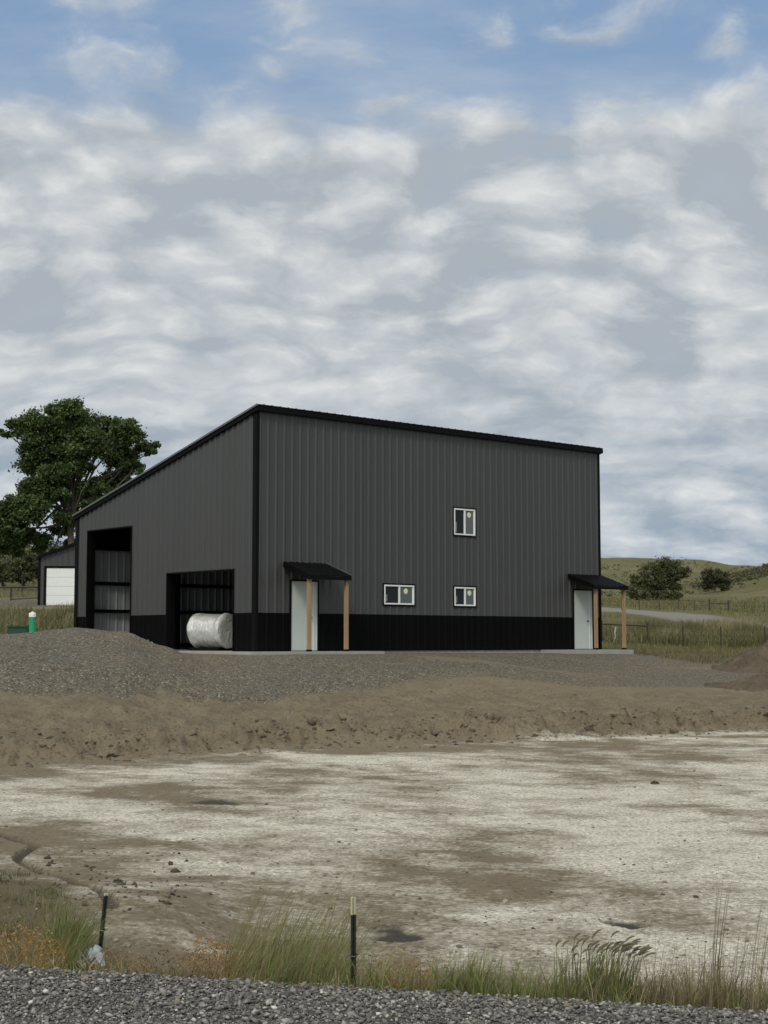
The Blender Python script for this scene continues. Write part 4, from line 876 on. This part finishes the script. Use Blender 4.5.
# weeds one can tell apart
def plant(name, px, s, label, cols, n=180, r=.14, h=(.2, .4), cat='weed', lean=.5, wid=.006, heads=0, headcol=((.12, .11, .06),), leafn=0, leafs=.012, group=None, loc=None):
    tx = (px-384)/FPX; y = (s/.9685+6.86)/(1+.257*tx); x = tx*y
    if loc: x, y = loc
    z = gz(x, y)
    root = empty(name, (x, y, z), 0, label=label, cat=cat, group=group)
    px_ = RNG.normal(size=n)*r*.55; py_ = RNG.normal(size=n)*r*.55; hh = RNG.uniform(*h, n)
    lx = px_/r*lean*.5+RNG.normal(size=n)*lean*.35+.12; ly = py_/r*lean*.5+RNG.normal(size=n)*lean*.35
    blade_mesh('stems', px_, py_, np.full(n, -.03), hh, wid*RNG.uniform(.6, 1.3, n), lx, ly, pick(cols, n, None, .25), M['grassm'], 4, root, .6 if heads else .93)
    if heads:
        tall = np.argsort(-hh)[:heads]
        for i in tall:
            tp = Vector((px_[i]+lx[i]*hh[i], py_[i]+ly[i]*hh[i], -.03+hh[i]*(1-.18*math.hypot(lx[i], ly[i]))))
            dr = Vector((lx[i]*1.6+.25, ly[i]*1.6, .55)).normalized(); L = random.uniform(.03, .055)
            hm = MB(); hm.tube([tp-dr*.01, tp+dr*L*.3, tp+dr*L*.7+Vector((.006, 0, -.004)), tp+dr*L+Vector((.014, 0, -.012))], [.002, .005, .0048, .0015], 6)
            me = hm.mesh('seed_head'); a = me.color_attributes.new('tint', 'FLOAT_COLOR', 'POINT'); cv = pick(headcol, len(me.vertices), None, .2)
            a.data.foreach_set('color', np.concatenate([cv, np.ones((len(cv), 1))], 1).astype(np.float32).ravel()); link('seed_head', me, M['grassm'], root)
    if leafn:
        q = RNG.normal(size=(leafn, 3)); q /= np.linalg.norm(q, axis=1)[:, None]; q *= RNG.uniform(.3, 1, (leafn, 1))**.5
        P_ = q*np.array([r*1.25, r*1.25, h[1]*.45])+np.array([0, 0, h[1]*.45]); P_ = P_[P_[:, 2] > 0]
        leaves('leaves', P_, leafs, pick(cols, len(P_), None, .3), M['leaf'], root)
    return root
RB = [(.30, .18, .065), (.24, .13, .05), (.36, .24, .10)]
plant('dry_bush', 214, .95, 'orange brown dry bush beside the tall green grass', RB, 300, .14, (.22, .44), 'dry bush', .9, .004, leafn=1500, leafs=.014)
plant('dry_bush', 26, 1.25, 'orange brown dry bush at the left edge of the ditch', RB, 360, .22, (.2, .46), 'dry bush', .9, .004, leafn=2000, leafs=.014)
plant('dry_bush', 125, .95, 'rusty dry bush just right of the leaning post', RB+DRAB[:1], 220, .15, (.16, .34), 'dry bush', 1.0, .004, leafn=700, leafs=.012)
plant('dry_bush', 398, .62, 'pale orange dry bush right of the upright post', RB+STRAW[:1], 220, .13, (.15, .32), 'dry bush', .9, .004, leafn=600, leafs=.012)
plant('dead_brush', 172, 1.2, 'dark grey brown dead brush left of the orange bush', [(.07, .06, .045), (.10, .085, .065), (.16, .14, .11)], 440, .26, (.15, .38), 'dead brush', 1.0, .004, leafn=900, leafs=.014)
DK = [(.07, .09, .028), (.09, .11, .036), (.125, .135, .05)]
plant('seed_grass', 585, .75, 'clump of green grass with drooping seed heads, right of centre by the road', DK, 190, .15, (.22, .43), 'grass clump', .26, .007, 24, ((.13, .125, .065), (.17, .15, .08)))
plant('seed_grass', 612, .6, 'dense dark green seeding grass clump close to the gravel', DK, 150, .10, (.18, .36), 'grass clump', .16, .007, 22, ((.11, .11, .058), (.14, .13, .07)))
plant('tall_weed', 706, .8, 'tall thin weed with bare stalks near the right edge, left of the straw stalks', [(.10, .10, .05), (.16, .135, .08)], 16, .05, (.40, .95), 'weed', .10, .006)
plant('tall_weed', 742, .85, 'tall straw stalks at the right edge above the brown grass', [(.19, .155, .09), (.14, .12, .07)], 34, .13, (.30, .90), 'weed', .08, .0045)
plant('green_tuft', 70, 2.0, 'tuft of tall green grass left of the leaning post', GREEN, 160, .16, (.2, .5), 'grass clump', .5, .006)
PALE = [(.30, .27, .17), (.24, .21, .12), (.36, .33, .22)]
def far_clump(px, d, h, r, label, cols, name='tall_grass_clump'):
    p = at(px, 640, d); plant(name, 0, 0, label, cols, 520, r, (h*.45, h), 'grass clump', .4, .035, loc=(p.x, p.y))
far_clump(735, 88, 1.65, .95, 'tall pale feathery grass clump by the far road, largest of the pale ones', PALE)
far_clump(712, 92, 1.25, .7, 'smaller pale grass clump left of the tall feathery one', PALE+OL[:1])
far_clump(748, 84, 1.2, .8, 'dark olive tall grass clump under the pale feathery grass', [(.075, .08, .035), (.10, .10, .045)])
far_clump(689, 88, 1.15, .7, 'dark olive weed clump behind the wire fence, left of the pale grass', [(.07, .075, .035), (.10, .10, .045)])
far_clump(652, 86, 1.25, .9, 'dark olive weed clump behind the fence brace right of the porch', [(.075, .08, .035), (.11, .11, .05)])
far_clump(764, 78, 1.1, .7, 'tall olive weeds at the right edge behind the dirt pile', OL)
far_clump(665, 80, .9, .8, 'straw coloured grass clump between the first two bare fence posts', PALE+OL[:1])
# dark little shrubs on the flat and the bank
def shrub(px, py, zrel, w_, label):
    d = zrel*FPX/(py-640); p = at(px, py, d); p.z = gz(p.x, p.y); root = empty('small_shrub', p, 0, label=label, cat='shrub', group='small shrubs on the bare ground')
    n = 420; q = RNG.normal(size=(n, 3)); q /= np.linalg.norm(q, axis=1)[:, None]; q[:, 2] = np.abs(q[:, 2]); q *= RNG.uniform(.3, 1, (n, 1))**.5
    leaves('foliage', q*w_*np.array([1, 1, .7]), w_*.16, pick([(.04, .048, .022), (.06, .06, .03)], n), M['leaf'], root)
    t = MB()
    for k in range(9):
        a = k*.7; t.tube([(0, 0, -.02), (math.cos(a)*w_*.5, math.sin(a)*w_*.5, w_*.4)], [w_*.03, w_*.012], 4)
    t.build('twigs', M['bark'], root)
shrub(112, 752, 2.02, .14, 'small dark weed clump at the foot of the bank at left')
shrub(118, 882, 2.1, .05, 'tiny dark weed on the flat above the leaning post')
shrub(655, 782, 2.1, .07, 'tiny weed alone on the pale flat at right')
# ------------------------------------------------------------------ fences
def post_at(px, d, h, r, name, parent, m='rust', lean=0):
    b = gpt(px, d); o = MB().tube([(0, 0, -.3), (lean*h, 0, h)], r, 8).build(name, M[m], parent); o.location = b - (parent.location if parent else Vector()); return b
rt = gpt(647, 78); fen = empty('wire_fence', rt, 0, label='wire fence on dark posts with a pipe brace, beyond the right porch', cat='fence')
FP = [(560, 80), (602, 79), (647.6, 78), (683, 75), (721, 72), (765, 69), (820, 66)]; tops = []
for px, d in FP:
    b = post_at(px, d, 1.12, .042 if px < 650 else .03, 'post', fen); tops.append(b)
for hgt in (.35, .65, .95):
    wr = MB(); wr.tube([a+Vector((0, 0, hgt))-rt for a in tops[2:]], .006, 4); wr.build('wire', M['rust'], fen)
rl = MB(); rl.tube([a+Vector((0, 0, .92))-rt for a in tops[:3]], .045, 8); rl.build('rail', M['rust'], fen)
b = gpt(614.5, 77); o = empty('marker_post', b, 0, label='short pale weathered post standing in front of the fence rail', cat='post')
MB().tube([(0, 0, -.2), (.03, 0, .5), (.07, 0, .88)], [.05, .05, .04], 8).build('shaft', mat('weathered_post', (.36, .34, .29), .8, var=.4, vscale=8), o)
def brace(px0, px1, d, h, label):
    a = gpt(px0, d); b = gpt(px1, d); o = empty('fence_brace', a, 0, label=label, cat='fence brace')
    for p in (a, b): MB().tube([p-a+Vector((0, 0, -.3)), p-a+Vector((0, 0, h))], .065, 8).build('post', M['rust'], o)
    MB().tube([a-a+Vector((0, 0, h*.68)), b-a+Vector((0, 0, h*.68))], .045, 8).build('rail', M['rust'], o)
brace(710, 729, 150, 1.15, 'dark H-shaped pipe fence brace across the far road')
rt = gpt(660, 152); f2 = empty('wire_fence', rt, 0, label='thin wire fence on small posts along the far side of the road', cat='fence')
tp = [post_at(px, 152, 1.0, .032, 'post', f2) for px in (600, 622, 640, 660, 679, 695, 745, 765, 790)]
for hgt in (.5, .9):
    wr = MB(); wr.tube([a+Vector((0, 0, hgt))-rt for a in tp], .009, 4); wr.build('wire', M['rust'], f2)
# pipe gate at left
a = gpt(10, 92); gt_ = empty('pipe_gate', a, 0, label='dark pipe gate left of the shed', cat='gate')
l0 = at(-40, 640, 94); l1 = at(37.5, 640, 92)
hz = .85
MB().tube([Vector((l0.x, l0.y, a.z+hz))-a, Vector((l1.x, l1.y, a.z+hz))-a], .05, 8).build('top_rail', M['rust'], gt_)
MB().tube([Vector((0, 0, .08)), Vector((l1.x, l1.y, a.z+.18))-a], .04, 8).build('bottom_rail', M['rust'], gt_)
for q in (0, l1.x-a.x, l0.x-a.x): MB().tube([(q, 0 if q >= 0 else 2, -.3), (q, 0 if q >= 0 else 2, hz+.02)], .05, 8).build('post', M['rust'], gt_)
b = gpt(21, 100); o = empty('fence_post', b, 0, label='thin dark post beyond the pipe gate', cat='fence post'); MB().tube([(0, 0, -.3), (0, 0, 1.6)], .045, 8).build('shaft', M['rust'], o)
